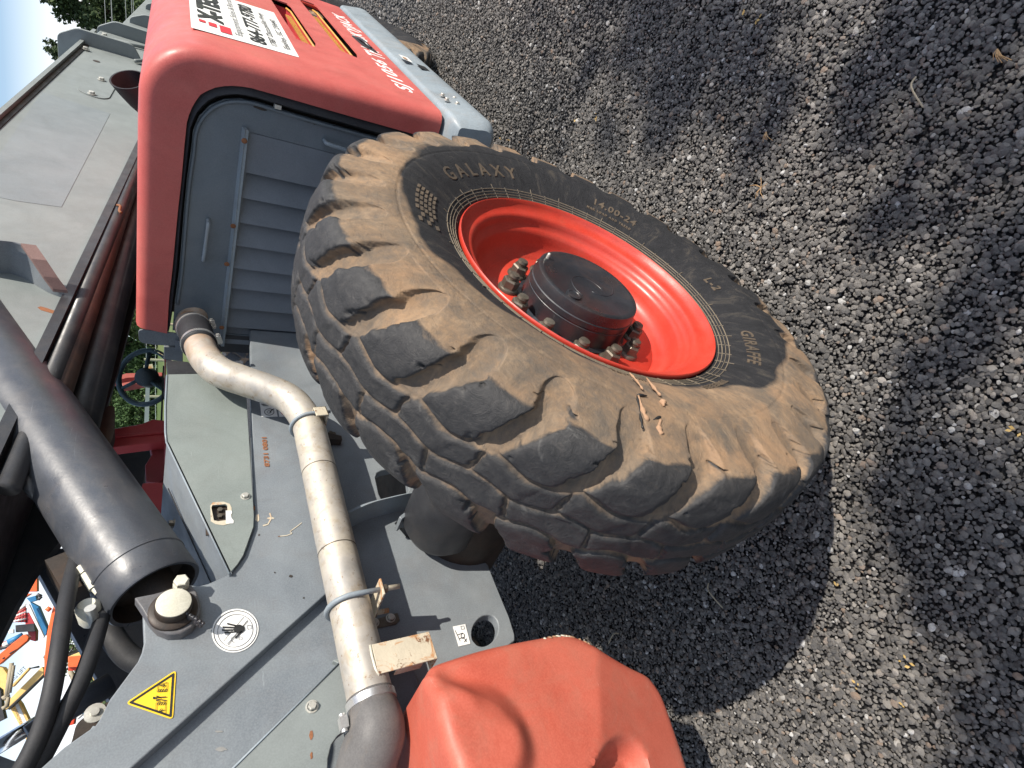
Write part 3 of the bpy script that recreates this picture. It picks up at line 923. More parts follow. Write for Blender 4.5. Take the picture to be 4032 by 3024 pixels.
def resample(pts, n):
    P = np.array(pts); d = np.hypot(*np.diff(P,axis=0).T); a = np.concatenate([[0],np.cumsum(d)]); u = np.linspace(0,a[-1],n)
    return np.stack([np.interp(u,a,P[:,0]),np.interp(u,a,P[:,1])],1)
def split_resample(pts, corner, n1, n2, n3, c2):
    """resample in three runs so the corners of the outer and the inner outline meet"""
    P=[tuple(p) for p in pts]
    return np.concatenate([resample(P[:corner+1],n1)[:-1], resample(P[corner:c2+1],n2)[:-1], resample(P[c2:],n3)])
def ring(k): return split_resample(pod_outer(k), 3, 14, 14, 26, 15)
qi = [i for i in range(len(q_yz))]
Q = split_resample(q_yz, 5, 14, 14, 26, 12)
NR = len(Q)
XF = 4.00
rings = []
for x,k in ((XF,.03),(3.985,.008),(3.95,0),(3.6,0),(3.3,0),(3.0,0),(2.7,0),(2.4,0),(2.15,0),(2.045,0),(2.022,.004),(2.008,.014),(2.001,.028),(2.0,.042)):
    rings.append([(x,y,z) for y,z in ring(k)])
lastY = np.array(ring(.042))
for t in (.5,1.0):
    rings.append([(2.0, a[0]*(1-t)+b[0]*t, a[1]*(1-t)+b[1]*t) for a,b in zip(lastY,Q)])
rings.append([(2.004, b[0], b[1]) for b in Q]); rings.append([(2.06, b[0]+.004, b[1]-.004) for b in Q])
v=[p for r_ in rings for p in r_]; f=[]
for i in range(len(rings)-1):
    for j in range(NR-1):
        f.append((i*NR+j,i*NR+j+1,(i+1)*NR+j+1,(i+1)*NR+j))
# cut the two air scoops out of the outer side
OY = .40
def yo(z): # outer surface y at height z
    t = (1.435-z)/(1.435-.70); return .60-.165*1.05-.030*max(0,min(1,t))
pod = obj('engine_cover', v, f, M['red'], smooth=True, auto=38)
def inside_out(o, center):
    bm=bmesh.new(); bm.from_mesh(o.data); bmesh.ops.recalc_face_normals(bm, faces=bm.faces); bm.to_mesh(o.data); bm.free()
part(pod, 'faded red moulded engine cover, pink in the shade of its rear face')
sol = pod.modifiers.new('wall','SOLIDIFY'); sol.thickness=.006; sol.offset=0
# bottom lip and left end closed by return flanges
MB().box((2.05,.44,.694),(XF,.52,.700)).build('cover_return', M['red'], TH).matrix_parent_inverse = Matrix.Translation((-2.0,-1.65,0))

def P(o): o.matrix_parent_inverse = Matrix.Translation((-2.0,-1.65,0)); return o
def Pb(mb, name, mat, **k):
    o = mb.build(name, M[mat] if isinstance(mat,str) else mat, TH, **k); P(o); return o
def sub(o, parent):
    """child of a part that itself sits at world coordinates"""
    o.parent = parent; return o

# air scoops: sunk pockets in the outer side with golden mesh at the bottom
def scoop(x0,x1,zt,zb):
    y0 = yo((zt+zb)/2)
    loop = [(x0,zb),(x0+.10,zt-.01),(x1-.12,zt),(x1,zt-.03),(x1-.02,zb+.02),(x1-.10,zb)]
    lp = arc_fill([(x,y0-.004,z) for x,z in loop], .03, 4)
    hood = Pb(MB().prism(lp,(0,.004,0)), 'air_scoop', 'cabred')
    ins = [Vector((p.x*.985+.015*(x0+x1)/2, p.y-.002, p.z)) for p in lp]
    deep = MB()
    # stepped pocket look: dark back plate with a lit lower ramp
    mesh = Pb(MB().box((x0+.06,y0-.0075,zb+.008),(x1-.45,y0-.005,zb+.030)), 'scoop_mesh', 'gold')
    mesh.parent = hood; mesh.matrix_parent_inverse = Matrix.Identity(4)
    bars = MB()
    n=int((x1-x0-.5)/.018)
    for i in range(n): bars.box((x0+.07+i*.018,y0-.0085,zb+.009),(x0+.077+i*.018,y0-.0074,zb+.029))
    b=bars.build('mesh_bars', M['rust'], hood)
    r=MB().tube([(x0+.03,y0-.008,zb),(x1-.12,y0-.008,zb),(x1-.01,y0-.008,zb+.05)],.006,8).build('scoop_lip', M['red'], hood, smooth=True)
for a in ((2.55,3.45,1.125,1.035),(2.60,4.0,.950,.850)):
    pass
def pocket(x0,x1,z0,z1,name='air_scoop'):
    """recess cut into the side: a box whose inner walls show, built from five faces behind a hole cut in the shell"""
    pass
cut = MB()
scs = ((2.52,3.42,1.040,1.130),(2.56,3.72,.868,.955))
def wedge(x0,x1,z0,z1,depth):
    y = .36
    a = [(x0,y,z0+.02),(x0+.05,y,z1-.01),(x1-.05,y,z1),(x1,y,z1-.02),(x1-.01,y,z0+.01),(x1-.06,y,z0),(x0+.1,y,z0)]
    # shallow at the rear end, deep at the front
    n=len(a); yy=[.412+ (depth*(p[0]-x0)/(x1-x0)) for p in a]
    v=[Vector(p) for p in a]+[Vector((p[0],q+.045,p[2])) for p,q in zip(a,yy)]
    f=[tuple(range(n)),tuple(reversed(range(n,2*n)))]+[(i,i+n,(i+1)%n+n,(i+1)%n) for i in range(n)]
    return v,f
cut_objs=[]
for s_ in scs:
    vv,ff=wedge(*s_,.05)
    c_=obj('cutter',vv,ff,M['red']); 
    bm=bmesh.new(); bm.from_mesh(c_.data); bmesh.ops.recalc_face_normals(bm,faces=bm.faces); bm.to_mesh(c_.data); bm.free()
    cut_objs.append(c_)
    bo=pod.modifiers.new('cut','BOOLEAN'); bo.operation='DIFFERENCE'; bo.object=c_; bo.solver='EXACT'
bpy.context.view_layer.update()
dg=bpy.context.evaluated_depsgraph_get()
me=bpy.data.meshes.new_from_object(pod.evaluated_get(dg)); pod.modifiers.clear()
pod.data=me; me.set_sharp_from_angle(angle=R(38))
for c_ in cut_objs: bpy.data.objects.remove(c_)
for s_ in scs:
    x0,x1,z0,z1=s_
    vv,ff=wedge(*s_,.05); n=7
    # pocket walls (without the open outer face)
    w_=[Vector((p.x,max(p.y,.432),p.z)) for p in vv[:n]]+vv[n:]
    pk=obj('air_scoop', w_, ff[1:], M['cabred']); P_(pk)
    ms=MB(); 
    for i in range(int((x1-x0-.25)/.012)):
        x=x0+.12+i*.012; ms.box((x,.440,z0+.004),(x+.007,.443,z0+.030))
    m_=ms.build('mesh_bars', M['gold'], pk)
    MB().tube([(x0+.09,.430,z0-.001),(x1-.08,.430,z0-.001),(x1-.015,.430,z0+.012)],.0045,8).build('scoop_lip', M['gold'], pk, smooth=True)

# sill under the cover
zs=[( .395,.688),(.370,.60),(.372,.53),(.395,.505),(.44,.500)]
sl=MB(); prof=arc_fill([(0,.520,.686),(0,.418,.686),(0,.384,.680),(0,.360,.560),(0,.366,.520),(0,.400,.497),(0,.520,.497)],.02,4)
v=[];f=[]
xs=[1.93,1.95,1.985,4.00,4.05]; ins=[.03,.012,0,0,.02]
c0=Vector((0,.46,.59))
for x,k in zip(xs,ins):
    for p in prof:
        q=Vector((x,p.y,p.z)); d_=(Vector((0,c0.y,c0.z))-Vector((0,p.y,p.z))); q+=d_.normalized()*k if d_.length else Vector(); v.append(q)
n=len(prof)
for i in range(len(xs)-1):
    for j in range(n): f.append((i*n+j,i*n+(j+1)%n,(i+1)*n+(j+1)%n,(i+1)*n+j))
f.append(tuple(reversed(range(n)))); f.append(tuple((len(xs)-1)*n+j for j in range(n)))
sill = obj('sill_bumper', v, f, M['sill'], smooth=True, auto=40); part(sill,'scratched grey steel sill below the engine cover')
bolts_sill=[(1742,378),(1759,396),(1788,391),(1800,412),(1526,148),(1570,167),(1544,181),(1650,272)]
b0=None
def bolt_at(p, n, r, h, parent, mat='bolt', washer=True, name='bolt'):
    M_=frame_to(p, n)
    mb=MB()
    if washer: mb.lathe([(r*1.45,0),(r*1.45,r*.22),(r*1.1,r*.25)], M_, 20)
    mb.hexnut(M_@Matrix.Translation((0,0,r*.2)), r, h)
    o=mb.build(name, M[mat], parent, auto=35, smooth=True)
    return o
for x,y in bolts_sill[:4]:
    p=at(x,y,1,.372); sub(bolt_at(p,(0,-1,0),.008,.008,None), sill)
mk=[(1650,245),(1659,262),(1640,275)]
tx=at(1678,275,1,.364)
sub(obj('decal',[tx+Vector(q) for q in ((-.02,-.002,-.018),(.06,-.002,-.018),(.06,-.002,.03),(-.02,-.002,.03))],[(0,1,2,3)],M['ink']), sill)
tx=at(1600,238,1,.364)
sub(obj('decal',[tx+Vector(q) for q in ((0,-.001,-.03),(.09,-.001,-.03),(.09,-.001,.012),(0,-.001,.012))],[(0,1,2,3)],M['white']), sill)
sub(obj('decal',[tx+Vector(q) for q in ((.01,-.003,-.012),(.05,-.003,-.012),(.05,-.003,.008),(.01,-.003,.008))],[(0,1,2,3)],M['mud']), sill)

# writing on the outer side
def side_text(name,s,x0,x1,z0,z1,mat,**k):
    y=yo((z0+z1)/2)
    o=text_on(name,s,(x0,y-.003,z0),(1,0,0),(0,-(yo(z1)-yo(z0))*-1,z1-z0),.1,M[mat],None,width=x1-x0,height=z1-z0,lift=.002,**k)
    P_(o); return o
side_text('lettering','SJ1056',2.20,2.66,.735,.812,'white',shear=.22,bold=.0025,space=1.1); side_text('lettering','TH',2.71,2.87,.730,.808,'white',shear=.22,bold=.0025,space=1.1)
side_text('lettering','SKYJACK',3.03,3.63,.715,.800,'white',shear=.25,bold=.0025,space=1.1)
lt=MB().prism(arc_fill([(2.80,yo(.80)-.002,.742),(2.86,yo(.8)-.002,.795),(3.06,yo(.8)-.002,.812),(3.04,yo(.8)-.002,.752)],.02,4),(0,-.006,0)).build('cover_latch',M['seal'],None); P_(lt)
MB().tube([(2.86,yo(.8)-.010,.765),(2.95,yo(.8)-.016,.785),(3.01,yo(.8)-.010,.792)],.006,8).build('latch_handle',M['hub'],lt,smooth=True)
# dealer sticker
z0,z1,x0,x1=1.155,1.475,2.245,3.00
y_=yo(1.3)
stick=obj('dealer_sticker',[(x0-.03,yo(z1)-.004,z1),(x0,yo(z0)-.004,z0),(x1,yo(z0)-.004,z0),(x1-.03,yo(z1)-.004,z1)],[(0,1,2,3)],M['white']); P_(stick); stick['label']='white dealer sticker with black and red lettering'
def st(s,xa,xb,za,zb,mat,**k):
    o=text_on('lettering',s,(xa,yo(za)-.007,za),(1,0,0),(0,-(yo(za)-yo(zb)),zb-za),.1,M[mat],None,width=xb-xa,height=zb-za,lift=0,**k); sub(o,stick); o.matrix_parent_inverse=Matrix.Identity(4)
st('X-TECH',x0+.15,x1-.04,1.375,1.455,'ink',bold=.006)
for i,(za,zb,w) in enumerate(((1.432,1.452,.035),(1.400,1.424,.055),(1.358,1.392,.10))):
    obj('logo_bar',[(x0+.13-w,yo(za)-.007,za),(x0+.13,yo(za)-.007,za),(x0+.13,yo(zb)-.007,zb),(x0+.13-w,yo(zb)-.007,zb)],[(0,1,2,3)],M['inkred'],stick)
st('Equipment Sales & Rental',x0+.06,x1-.05,1.318,1.348,'inkgrey',bold=.001)
st('864-777-9780',x0+.03,x1-.08,1.252,1.305,'ink',shear=.1,bold=.0015)
st('1787 Dacusville Hwy',x0+.06,x1-.14,1.210,1.238,'ink',bold=.001)
st('Easley, SC 29640',x0+.07,x1-.20,1.168,1.196,'ink',bold=.001)
# drip of damage on the cover corner
for (px,py) in ((1004,219),):
    p=at(px,py,0,2.03); o=MB().lathe([(.006,0),(.005,.003),(0,.004)],frame_to(at(px,py,1,.43),(0,-1,0)),12).build('screw_cap',M['white'],None); P_(o)
p=at(1120,367,0,2.0); o=MB().lathe([(.004,0),(.003,.002),(0,.003)],frame_to(p,(-1,0,0)),10).build('rivet',M['ink'],None); P_(o)

# rubber seal following the opening
door_pix=[(706,1050),(722,850),(735,707),(751,594),(760,510),(783,455),(826,411),(880,388),(943,385),(1007,397),(1165,447),(1368,505),(1530,551),(1700,598)]
dyz=[(p.y,p.z) for p in (at(x,y,0,2.03) for x,y in door_pix)]
left_d=[at(655,1360,0,2.03), at(690,1180,0,2.03)]
Dl=[(1.415,at(672,1300,0,2.03).z),(1.30,at(689,1180,0,2.03).z)]+dyz
Dl[-1]=(Dl[-2][0]-.004,.70)
Ds=resample(Dl,60); Qs=resample(q_yz,60)
v=[];f=[]
for i in range(60):
    a=Vector((2.012,Qs[i][0],Qs[i][1])); b=Vector((2.022,Ds[i][0],Ds[i][1])); m_=a.lerp(b,.55)
    v+= [Vector((2.001,a.y,a.z)), a, Vector((1.999,m_.y,m_.z)), Vector((2.03,b.y*.6+m_.y*.4,b.z*.6+m_.z*.4)), Vector((2.06,b.y,b.z))]
for i in range(59):
    for j in range(4): f.append((i*5+j,(i+1)*5+j,(i+1)*5+j+1,i*5+j+1))
o=obj('door_seal',v,f,M['seal'],smooth=True,auto=50); P_(o)
# dark interior behind the door gap
Pb(MB().box((2.10,.50,.60),(3.9,1.40,1.56)),'engine_bay','dark')

# ------------------------------------------------------------------ rear door with grille of upright slats
XD=2.022
outl=[(1.412,.72)]+[(1.412,at(700,1355,0,XD).z)]
hole_c=at(762,1288,0,XD); zed=at(686,1290,0,XD).z-.008
doorpts=[Vector((XD,1.432,.70)),Vector((XD,1.432,at(677,1348,0,XD).z))]+[Vector((XD,y,z)) for y,z in Dl[1:-1]]+[Vector((XD,Dl[-2][0]-.006,.70))]
hc=hole_c
hole=[Vector((XD,min(1.424,hc.y+.052*math.cos(a)*1.15),min(zed,hc.z+.062*math.sin(a)))) for a in np.linspace(0,2*PI,28,endpoint=False)]
# grille opening
gx=XD
gTL=at(893,1300,0,gx); 
G_tr=at(984,520,0,gx); G_tl=at(884,1346,0,gx)
gr=[Vector((gx,G_tr.y,.76)),Vector((gx,G_tl.y,.76)),Vector((gx,G_tl.y,G_tl.z-.004)),Vector((gx,G_tr.y,G_tr.z-.004))]
door=Pb(MB().prism(doorpts,(.010,0,0),holes=[hole,gr]),'rear_door','slate',bevel=.004)
door['label']='slate grey rear door of the engine bay with a grille of upright slats'
# raised edge flange of the door
pp=[Vector((XD-.004,p.y,p.z)) for p in doorpts[1:-1]]
ed=smooth_path([p+Vector((0,.010 if i<2 else .006,-.008)) for i,p in enumerate(pp[1:])],3)
o=MB().tube(ed,.006,8).build('door_edge',M['slate'],door,smooth=True)
# slats
by=[at(*q,0,gx).y for q in ((982,522),(971,675),(961.6,775.6),(944,871),(935,962),(923,1050),(912,1129),(902,1207),(894,1281),(884,1346))]
zt=(G_tr.z+G_tl.z)/2+.02
s0=None
for i in range(len(by)-1):
    ya,yb=by[i],by[i+1]
    if i==0:
        vv=[(gx+.002,ya,.76),(gx-.010,yb+.0,.76),(gx-.010,yb,zt),(gx+.002,ya,zt)]
        w=[(x+.004,y,z) for x,y,z in vv]
    else:
        vv=[(gx+.030,ya-.006,.76),(gx-.004,yb-.012,.76),(gx-.010,yb,.76),(gx-.010,yb,zt),(gx-.004,yb-.012,zt),(gx+.030,ya-.006,zt)]
        w=[(x+.003,y-.001,z) for x,y,z in vv]
    n=len(vv)
    if i==0: fs=[(0,1,2,3),(7,6,5,4),(0,4,5,1),(1,5,6,2),(2,6,7,3),(3,7,4,0)]
    else: fs=[(0,1,4,5),(1,2,3,4),(11,10,7,6),(10,9,8,7),(0,6,7,1),(1,7,8,2),(2,8,9,3),(3,9,10,4),(4,10,11,5),(5,11,6,0)]
    obj('slat',vv+w,fs,M['slat'],door,smooth=True,auto=30)
# drip rail over the grille
ra=at(972,503,0,gx); rb=at(877,1350,0,gx)
d_=(rb-ra)
v=[];f=[]
sec=[(-.024,.012),(-.026,.014),(-.002,.022),(.0,.022),(.0,.012),(-.002,.010),(-.022,.004),(-.024,.004)]
for p in (ra,rb):
    for a,b in sec: v.append(Vector((p.x+a,p.y,p.z+b-.008)))
n=len(sec)
f=[(j,(j+1)%n,(j+1)%n+n,j+n) for j in range(n)]+[tuple(reversed(range(n))),tuple(range(n,2*n))]
rail=obj('drip_rail',v,f,M['sill'],door)
for (x,y) in ((962,555),(918,890),(893,1040),(873,1290)):
    p=at(x,y,0,gx-.027); MB().lathe([(.009,0),(.007,.002),(0,.003)],frame_to(p,(-1,0,0)),10).build('rust_spot',M['rust'],door)
# grab handles
def grab(a,b,out,r,name='grab_handle',foot=None):
    A=at(*a,0,gx-.001);B=at(*b,0,gx-.001)
    pth=[A,A+Vector((-out*.7,0,0))+(B-A)*.02,A+Vector((-out,0,0))+(B-A)*.10,B+Vector((-out,0,0))-(B-A)*.06,B+Vector((-out*.7,0,0))-(B-A)*.02,B]
    return MB().tube(smooth_path(pth,4),r,10).build(name,M['bolt'] if r<.006 else M['sill'],door,smooth=True)
h=grab((820,865),(800,1012),.026,.0065)
h=grab((1276,552),(1440,606),.030,.0065)
# pale drip of rust where paint is gone
for (x,y,w_,h_) in ((1020,424,.018,.006),(1030,428,.022,.004),(1215,478,.020,.004),(1240,485,.010,.005),(1445,597,.012,.005)):
    p=at(x,y,0,gx-.0015); rr=random.Random(x)
    lp=[p+Vector((0,math.cos(t)*h_*rr.uniform(.6,1.3),math.sin(t)*w_*rr.uniform(.5,1.3))) for t in np.linspace(0,2*PI,11,endpoint=False)]
    obj('rust_chip',lp+[p+Vector((-.001,0,0))],[(i,(i+1)%11,11) for i in range(11)],M['dark'],door)
p=at(1094,421,0,2.0); Pb(MB().box((p.x-.004,p.y-.006,p.z-.010),(p.x+.02,p.y+.006,p.z+.010)),'door_catch','bolt')

# bracket plate under the left end of the cover, and stays between pod and chassis
PL=[(545,1300),(660,1312),(700,1318),(712,1350),(720,1352),(695,1356),(640,1358),(575,1352),(552,1340),(543,1320)]
pl=Pb(MB().prism(arc_fill([at(543,1296,0,2.01),at(548,1350,0,2.01),at(630,1360,0,2.01),at(712,1362,0,2.01),at(715,1316,0,2.01),at(640,1306,0,2.01)],.02,4),(.006,0,0)),'mounting_tab','grey',bevel=.001)
Pb(MB().box((2.02,1.436,.70),(2.06,1.52,1.34)),'door_jamb','seal')
Pb(MB().prism([at(645,1365,0,2.03),at(645,1415,0,2.03),at(720,1425,0,2.03),at(720,1370,0,2.03)],(.05,0,0)),'cab_stay','grey',bevel=.002)
Pb(MB().prism([at(690,1345,0,1.985),at(690,1380,0,1.985),at(770,1385,0,1.985),at(770,1345,0,1.985)],(.006,0,0)),'latch_plate','slat',bevel=.001)

# exhaust outlet standing above the cover: dark, cut on the slant
v=[];f=[]
n=28; rings_=[]
for t in np.linspace(0,1,7):
    c_=Vector((3.0,.945,1.50)).lerp(Vector((3.0,.845,1.672)),t)+Vector((0,.022*math.sin(PI*t),0))
    n_=Vector((0,0,1)).lerp(Vector((-.10,-1,.35)),t).normalized(); x_=Vector((1,0,0)); x_=(x_-n_*x_.dot(n_)).normalized(); y_=n_.cross(x_)
    rings_.append((c_,x_,y_,.085+.02*t,.070))
for (c_,x_,y_,a_,b_) in rings_+[(rings_[-1][0],rings_[-1][1],rings_[-1][2],.098,.063)]+[(c_+Vector((0,0,.0)),x_,y_,a_-.008,b_-.008) for (c_,x_,y_,a_,b_) in rings_[::-1][1:]]:
    for j in range(n):
        a=2*PI*j/n; v.append(c_+x_*a_*math.cos(a)+y_*b_*math.sin(a))
m=len(v)//n
for l in range(m-1):
    for j in range(n): f.append((l*n+j,l*n+(j+1)%n,(l+1)*n+(j+1)%n,(l+1)*n+j))
o=obj('exhaust_outlet',v,f,M['sootpipe'],smooth=True,auto=50); P_(o)

# ------------------------------------------------------------------ exhaust tube along the chassis
TY=1.285
tp=[Vector((2.14,1.30,1.36))]+[at(752,1262,0,2.015)]+[at(x,y,1,yy) for x,y,yy in ((768,1300,1.345),(782,1345,1.325),(806,1405,1.305),(862,1462,TY),(960,1500,TY),(1070,1538,TY),(1150,1580,TY),(1208,1660,TY),(1236,1760,TY),(1262,1880,TY),(1296,2040,TY),(1330,2200,TY),(1372,2390,TY),(1412,2560,TY),(1442,2680,TY),(1466,2780,TY))]
tz=[p.z for p in tp]
for i in range(11,len(tp)): tp[i].z = tp[10].z+ (tp[-1].z-tp[10].z)*(tp[10].x-tp[i].x)/(tp[10].x-tp[-1].x)
pth=smooth_path(tp,6)
rad=[.0495]*len(pth)
for i in range(len(pth)): rad[i]*=1+.010*math.sin(i*1.7)*math.sin(i*.43)
tube=Pb(MB().tube(pth,rad,40,cap=False),'exhaust_tube','galv',smooth=True)
tube['label']='tarnished silver exhaust tube, browned at the first bend'
def band(i0,w,r,name,mat,parent=tube,seg=40,lip=0):
    c=pth[i0]; t=(pth[i0+1]-pth[i0-1]).normalized(); M_=frame_to(c,t)
    pr=[(r-.004,-w/2),(r,-w/2),(r,w/2),(r-.004,w/2)] if not lip else [(r-.006,-w/2),(r-.002,-w/2-.001),(r+lip,-w/2+.002),(r+lip,-w/2+.004),(r,-w/2+.005),(r,w/2-.005),(r+lip,w/2-.004),(r+lip,w/2-.002),(r-.002,w/2+.001),(r-.006,w/2)]
    return MB().lathe(pr,M_,seg).build(name,M[mat],parent,smooth=True,auto=35),M_
def nearest(px,py,yy):
    q=at(px,py,1,yy); return min(range(2,len(pth)-2),key=lambda i:(pth[i]-q).length)
# rubber coupler with two band clamps
ic=nearest(780,1330,1.33)
cp=[pth[i] for i in range(ic-7,ic+5)]
Pb(MB().tube(cp,.056,36),'rubber_coupler','seal',smooth=True).parent=tube
tube.children[0].matrix_parent_inverse=Matrix.Identity(4)
def clampset(i,r,w=.014):
    o,M_=band(i,w,r,'band_clamp','clamp',lip=0)
    o2=MB(); 
    Mb=M_@Matrix.Rotation(R(200),4,'Z')@Matrix.Translation((r+.006,0,0))
    o2.box((-.008,-.014,-.008),(.008,.014,.008),Mb); o2.lathe([(.006,-.02),(.006,.02),(0,.02)],Mb@Matrix.Rotation(PI/2,4,'X'),12)
    c=o2.build('clamp_screw',M['clamp'],tube,smooth=True,auto=40)
    return o
clampset(ic-5,.0585); clampset(ic+3,.0585)
# seams of the tube
for (x,y) in ((1300,1850),(1345,2170)):
    i=nearest(x,y,TY); band(i,.0025,.0502,'weld_seam','nut')
# half-round hanger near the top: wire ring and welded angle
def ubolt(px,py,r=.0065,leg=.085,down=True,mat='sill'):
    i=nearest(px,py,TY); c=pth[i]; t=(pth[i+1]-pth[i-1]).normalized()
    side=t.cross(Vector((0,-1,0))).normalized()       # points down or up in the plate's plane
    if side.z>0: side=-side
    out=Vector((0,-1,0))
    R_=.0495+r
    pts=[]
    pts.append(c+side*leg+out*R_)
    pts.append(c+out*R_)
    for a in np.linspace(0,PI,13)[1:-1]: pts.append(c+out*R_*math.cos(a)-side*R_*math.sin(a))
    pts.append(c-out*R_); pts.append(c+side*leg-out*R_)
    u=MB().tube(pts,r,10).build('u_bolt',M[mat],tube,smooth=True)
    return c,t,side,out,R_
c,t,side,out,R_=ubolt(1215,1680,.0055,.06)
mb=MB(); Mx=Matrix((t,side,out)).transposed().to_4x4(); Mx.translation=c
mb.box((-.020,.045,-.060),(.020,.050,.062),Mx); mb.box((-.020,.010,.056),(.020,.050,.062),Mx); mb.box((-.020,.010,.040),(-.016,.05,.062),Mx)
mb.build('hanger_bracket',M['rustbr'],tube,bevel=.0015)
c,t,side,out,R_=ubolt(1350,2395,.0065,.075)
mb=MB(); Mx=Matrix((t,side,out)).transposed().to_4x4(); Mx.translation=c
mb.box((-.022,.062,-.070),(.022,.068,.070),Mx)
sd=mb.build('saddle_plate',M['rustbr'],tube,bevel=.0015)
for zz in (R_,-R_):
    Mn=Mx@Matrix.Translation((0,.068,zz))@Matrix.Rotation(-PI/2,4,'X')
    o=MB().hexnut(Mn,.012,.012).build('nut',M['nut'],tube,auto=35,smooth=True); 
    o=MB().lathe([(.0065,0),(.0065,.045),(0,.045)],Mn,12).build('threaded_end',M['rustbr'],tube,smooth=True)
# rusty channel bracket welded to the tube, reaching down
i=nearest(1425,2640,TY); c=pth[i]; t=(pth[i+1]-pth[i-1]).normalized(); side=t.cross(Vector((0,-1,0))).normalized()
if side.z>0: side=-side
Mx=Matrix((t,side,Vector((0,-1,0)))).transposed().to_4x4(); Mx.translation=c
mb=MB(); mb.box((-.034,.012,.046),(.034,.155,.050),Mx)
mb.box((-.034,.151,-.005),(.034,.155,.046),Mx)
mb.box((.030,.055,.020),(.034,.12,.046),Mx)
br=mb.build('channel_bracket',M['rustbr'],tube,bevel=.0015); br['label']='rusty cream channel bracket welded to the tube'
wl_=MB().tube([Mx@Vector((-.034,.010,.0475)),Mx@Vector((-.01,.008,.0485)),Mx@Vector((.02,.009,.048)),Mx@Vector((.036,.014,.046))],.0035,6).build('weld_bead',M['cream'],tube,smooth=True)
# rubber elbow at the rear end
ep=[pth[-1]]
el=[pth[-4],pth[-1],at(1482,2850,1,TY),at(1478,2905,1,TY+.01),at(1455,2970,1,TY+.03),at(1430,3060,1,TY+.06),at(1390,3180,1,TY+.12)]
elp=smooth_path(el,6); rr_=[.0515+ .010*min(1,max(0,(i-6)/10)) for i in range(len(elp))]
elbow=Pb(MB().tube(elp,rr_,40),'rubber_elbow','seal2' if 'seal2' in M else 'seal',smooth=True)
elbow['label']='dusty rubber elbow clamped on the end of the tube'
cc=elp[4]; tt=(elp[5]-elp[3]).normalized(); M_=frame_to(cc,tt)
MB().lathe([(.051,-.009),(.0545,-.008),(.0545,.008),(.051,.009)],M_,40).build('band_clamp',M['clamp'],elbow,smooth=True,auto=35)
Mb=M_@Matrix.Rotation(R(20),4,'Z')@Matrix.Translation((.060,0,0))
q=at(1352,2848,1,TY)
MB().box((q.x-.012,q.y-.010,q.z-.008),(q.x+.012,q.y+.010,q.z+.008)).lathe([(.007,-.018),(.007,.018),(0,.018)],Matrix.Translation(q)@Matrix.Rotation(PI/2,4,'Y'),12).build('clamp_screw',M['clamp'],elbow,smooth=True,auto=40)
# ------------------------------------------------------------------ chassis side
YC = 1.40
def pp(pts, y): return [at(a,b,1,y) for a,b in pts]
def off(line, d): return [p+Vector((0,d,0)) for p in line]
L1a,L1b=(1300,2323),(440,3093)
L3a,L3b=(1335,2612),(850,3092)
plateA_out = [(985,1300),(988,1560),(1003,2020),(1004,2078),(985,2130),(962,2190),(935,2225),(906,2260),(870,2276),(820,2298),(780,2308),(735,2300),(640,2330),(575,2372),(562,2416),(564,2470),(567,2529),(558,2570),(542,2606),(515,2642),(488,2679),(434,2751),(393,2832),(376,2856),(253,2941),(110,3070),(20,3160),
              (440,3160),L1b,L1a,(1420,2330),(1480,2640),(1540,2830),(1640,2810),(1700,2900),(1900,2620),(2027,2523),(2027,2500),(2007,2433),(1975,2356),(1944,2279),(1925,2229),(1889,2189),(1849,2171),(1736,2168),(1668,2153),(1600,2112),(1556,2060),(1640,1990),(1720,1900),(1800,1700),(1800,1500),(1700,1300)]
hole_big=[(1910+52*math.cos(a)*1.0-8*math.sin(a),2483+62*math.sin(a)-4*math.cos(a)) for a in np.linspace(0,2*PI,26,endpoint=False)]
hole_mid=[(1478,1880),(1484,1862),(1503,1852),(1560,1840),(1600,1850),(1610,1930),(1580,1975),(1512,1987),(1492,1945)]
plate=Pb(MB().prism(pp(plateA_out,YC),(0,.032,0),holes=[pp(hole_big,YC),pp(hole_mid,YC)]),'chassis_plate','grey',bevel=.003)
plate['label']='scuffed grey chassis side plate with a round hole at its lower corner'
v,f=[],[]
c=at(1910,2483,1,YC)
o=Pb(MB().prism(pp([(1280,2300),L1a,L1b,(440,3160),(900,3160),L3b,L3a,(1400,2560),(1400,2350)],YC+.030),(0,.02,0)),'recessed_panel','grey',bevel=.002)
o=Pb(MB().prism(pp([(1310,2600),L3a,L3b,(850,3200),(1270,3200),(1290,3050),(1292,2985),(1306,2930),(1330,2896),(1362,2872),(1440,2800),(1500,2640),(1420,2560)],YC+.012),(0,.02,0)),'lower_panel','grey_clean',bevel=.002)
b=bolt_at(at(1228,2783,1,YC+.012),(0,-1,0),.010,.009,o); b.matrix_parent_inverse=Matrix.Identity(4)
# edge fold of the proud plate, seen as a thin bright line
Pb(MB().tube(off(pp([L3a,L3b],YC+.012),-.001),.0022,8),'panel_edge','sill',smooth=True)
# grey cover beside the elbow and the dark void behind it
Pb(MB().prism(arc_fill(pp([(1470,2660),(1630,2636),(1672,2790),(1660,2806),(1530,2842),(1500,2830)],YC-.02),.01,3),(0,.01,0)),'small_cover','slat',bevel=.002)
Pb(MB().box((-.6,1.50,.86),(.52,1.52,1.12)),'frame_web','dark')
Pb(MB().prism(pp([(1640,2830),(1670,2800),(1720,2990),(1760,3160),(1690,3160),(1660,2960)],YC-.03),(0,.02,0)),'frame_edge','grey',bevel=.002)
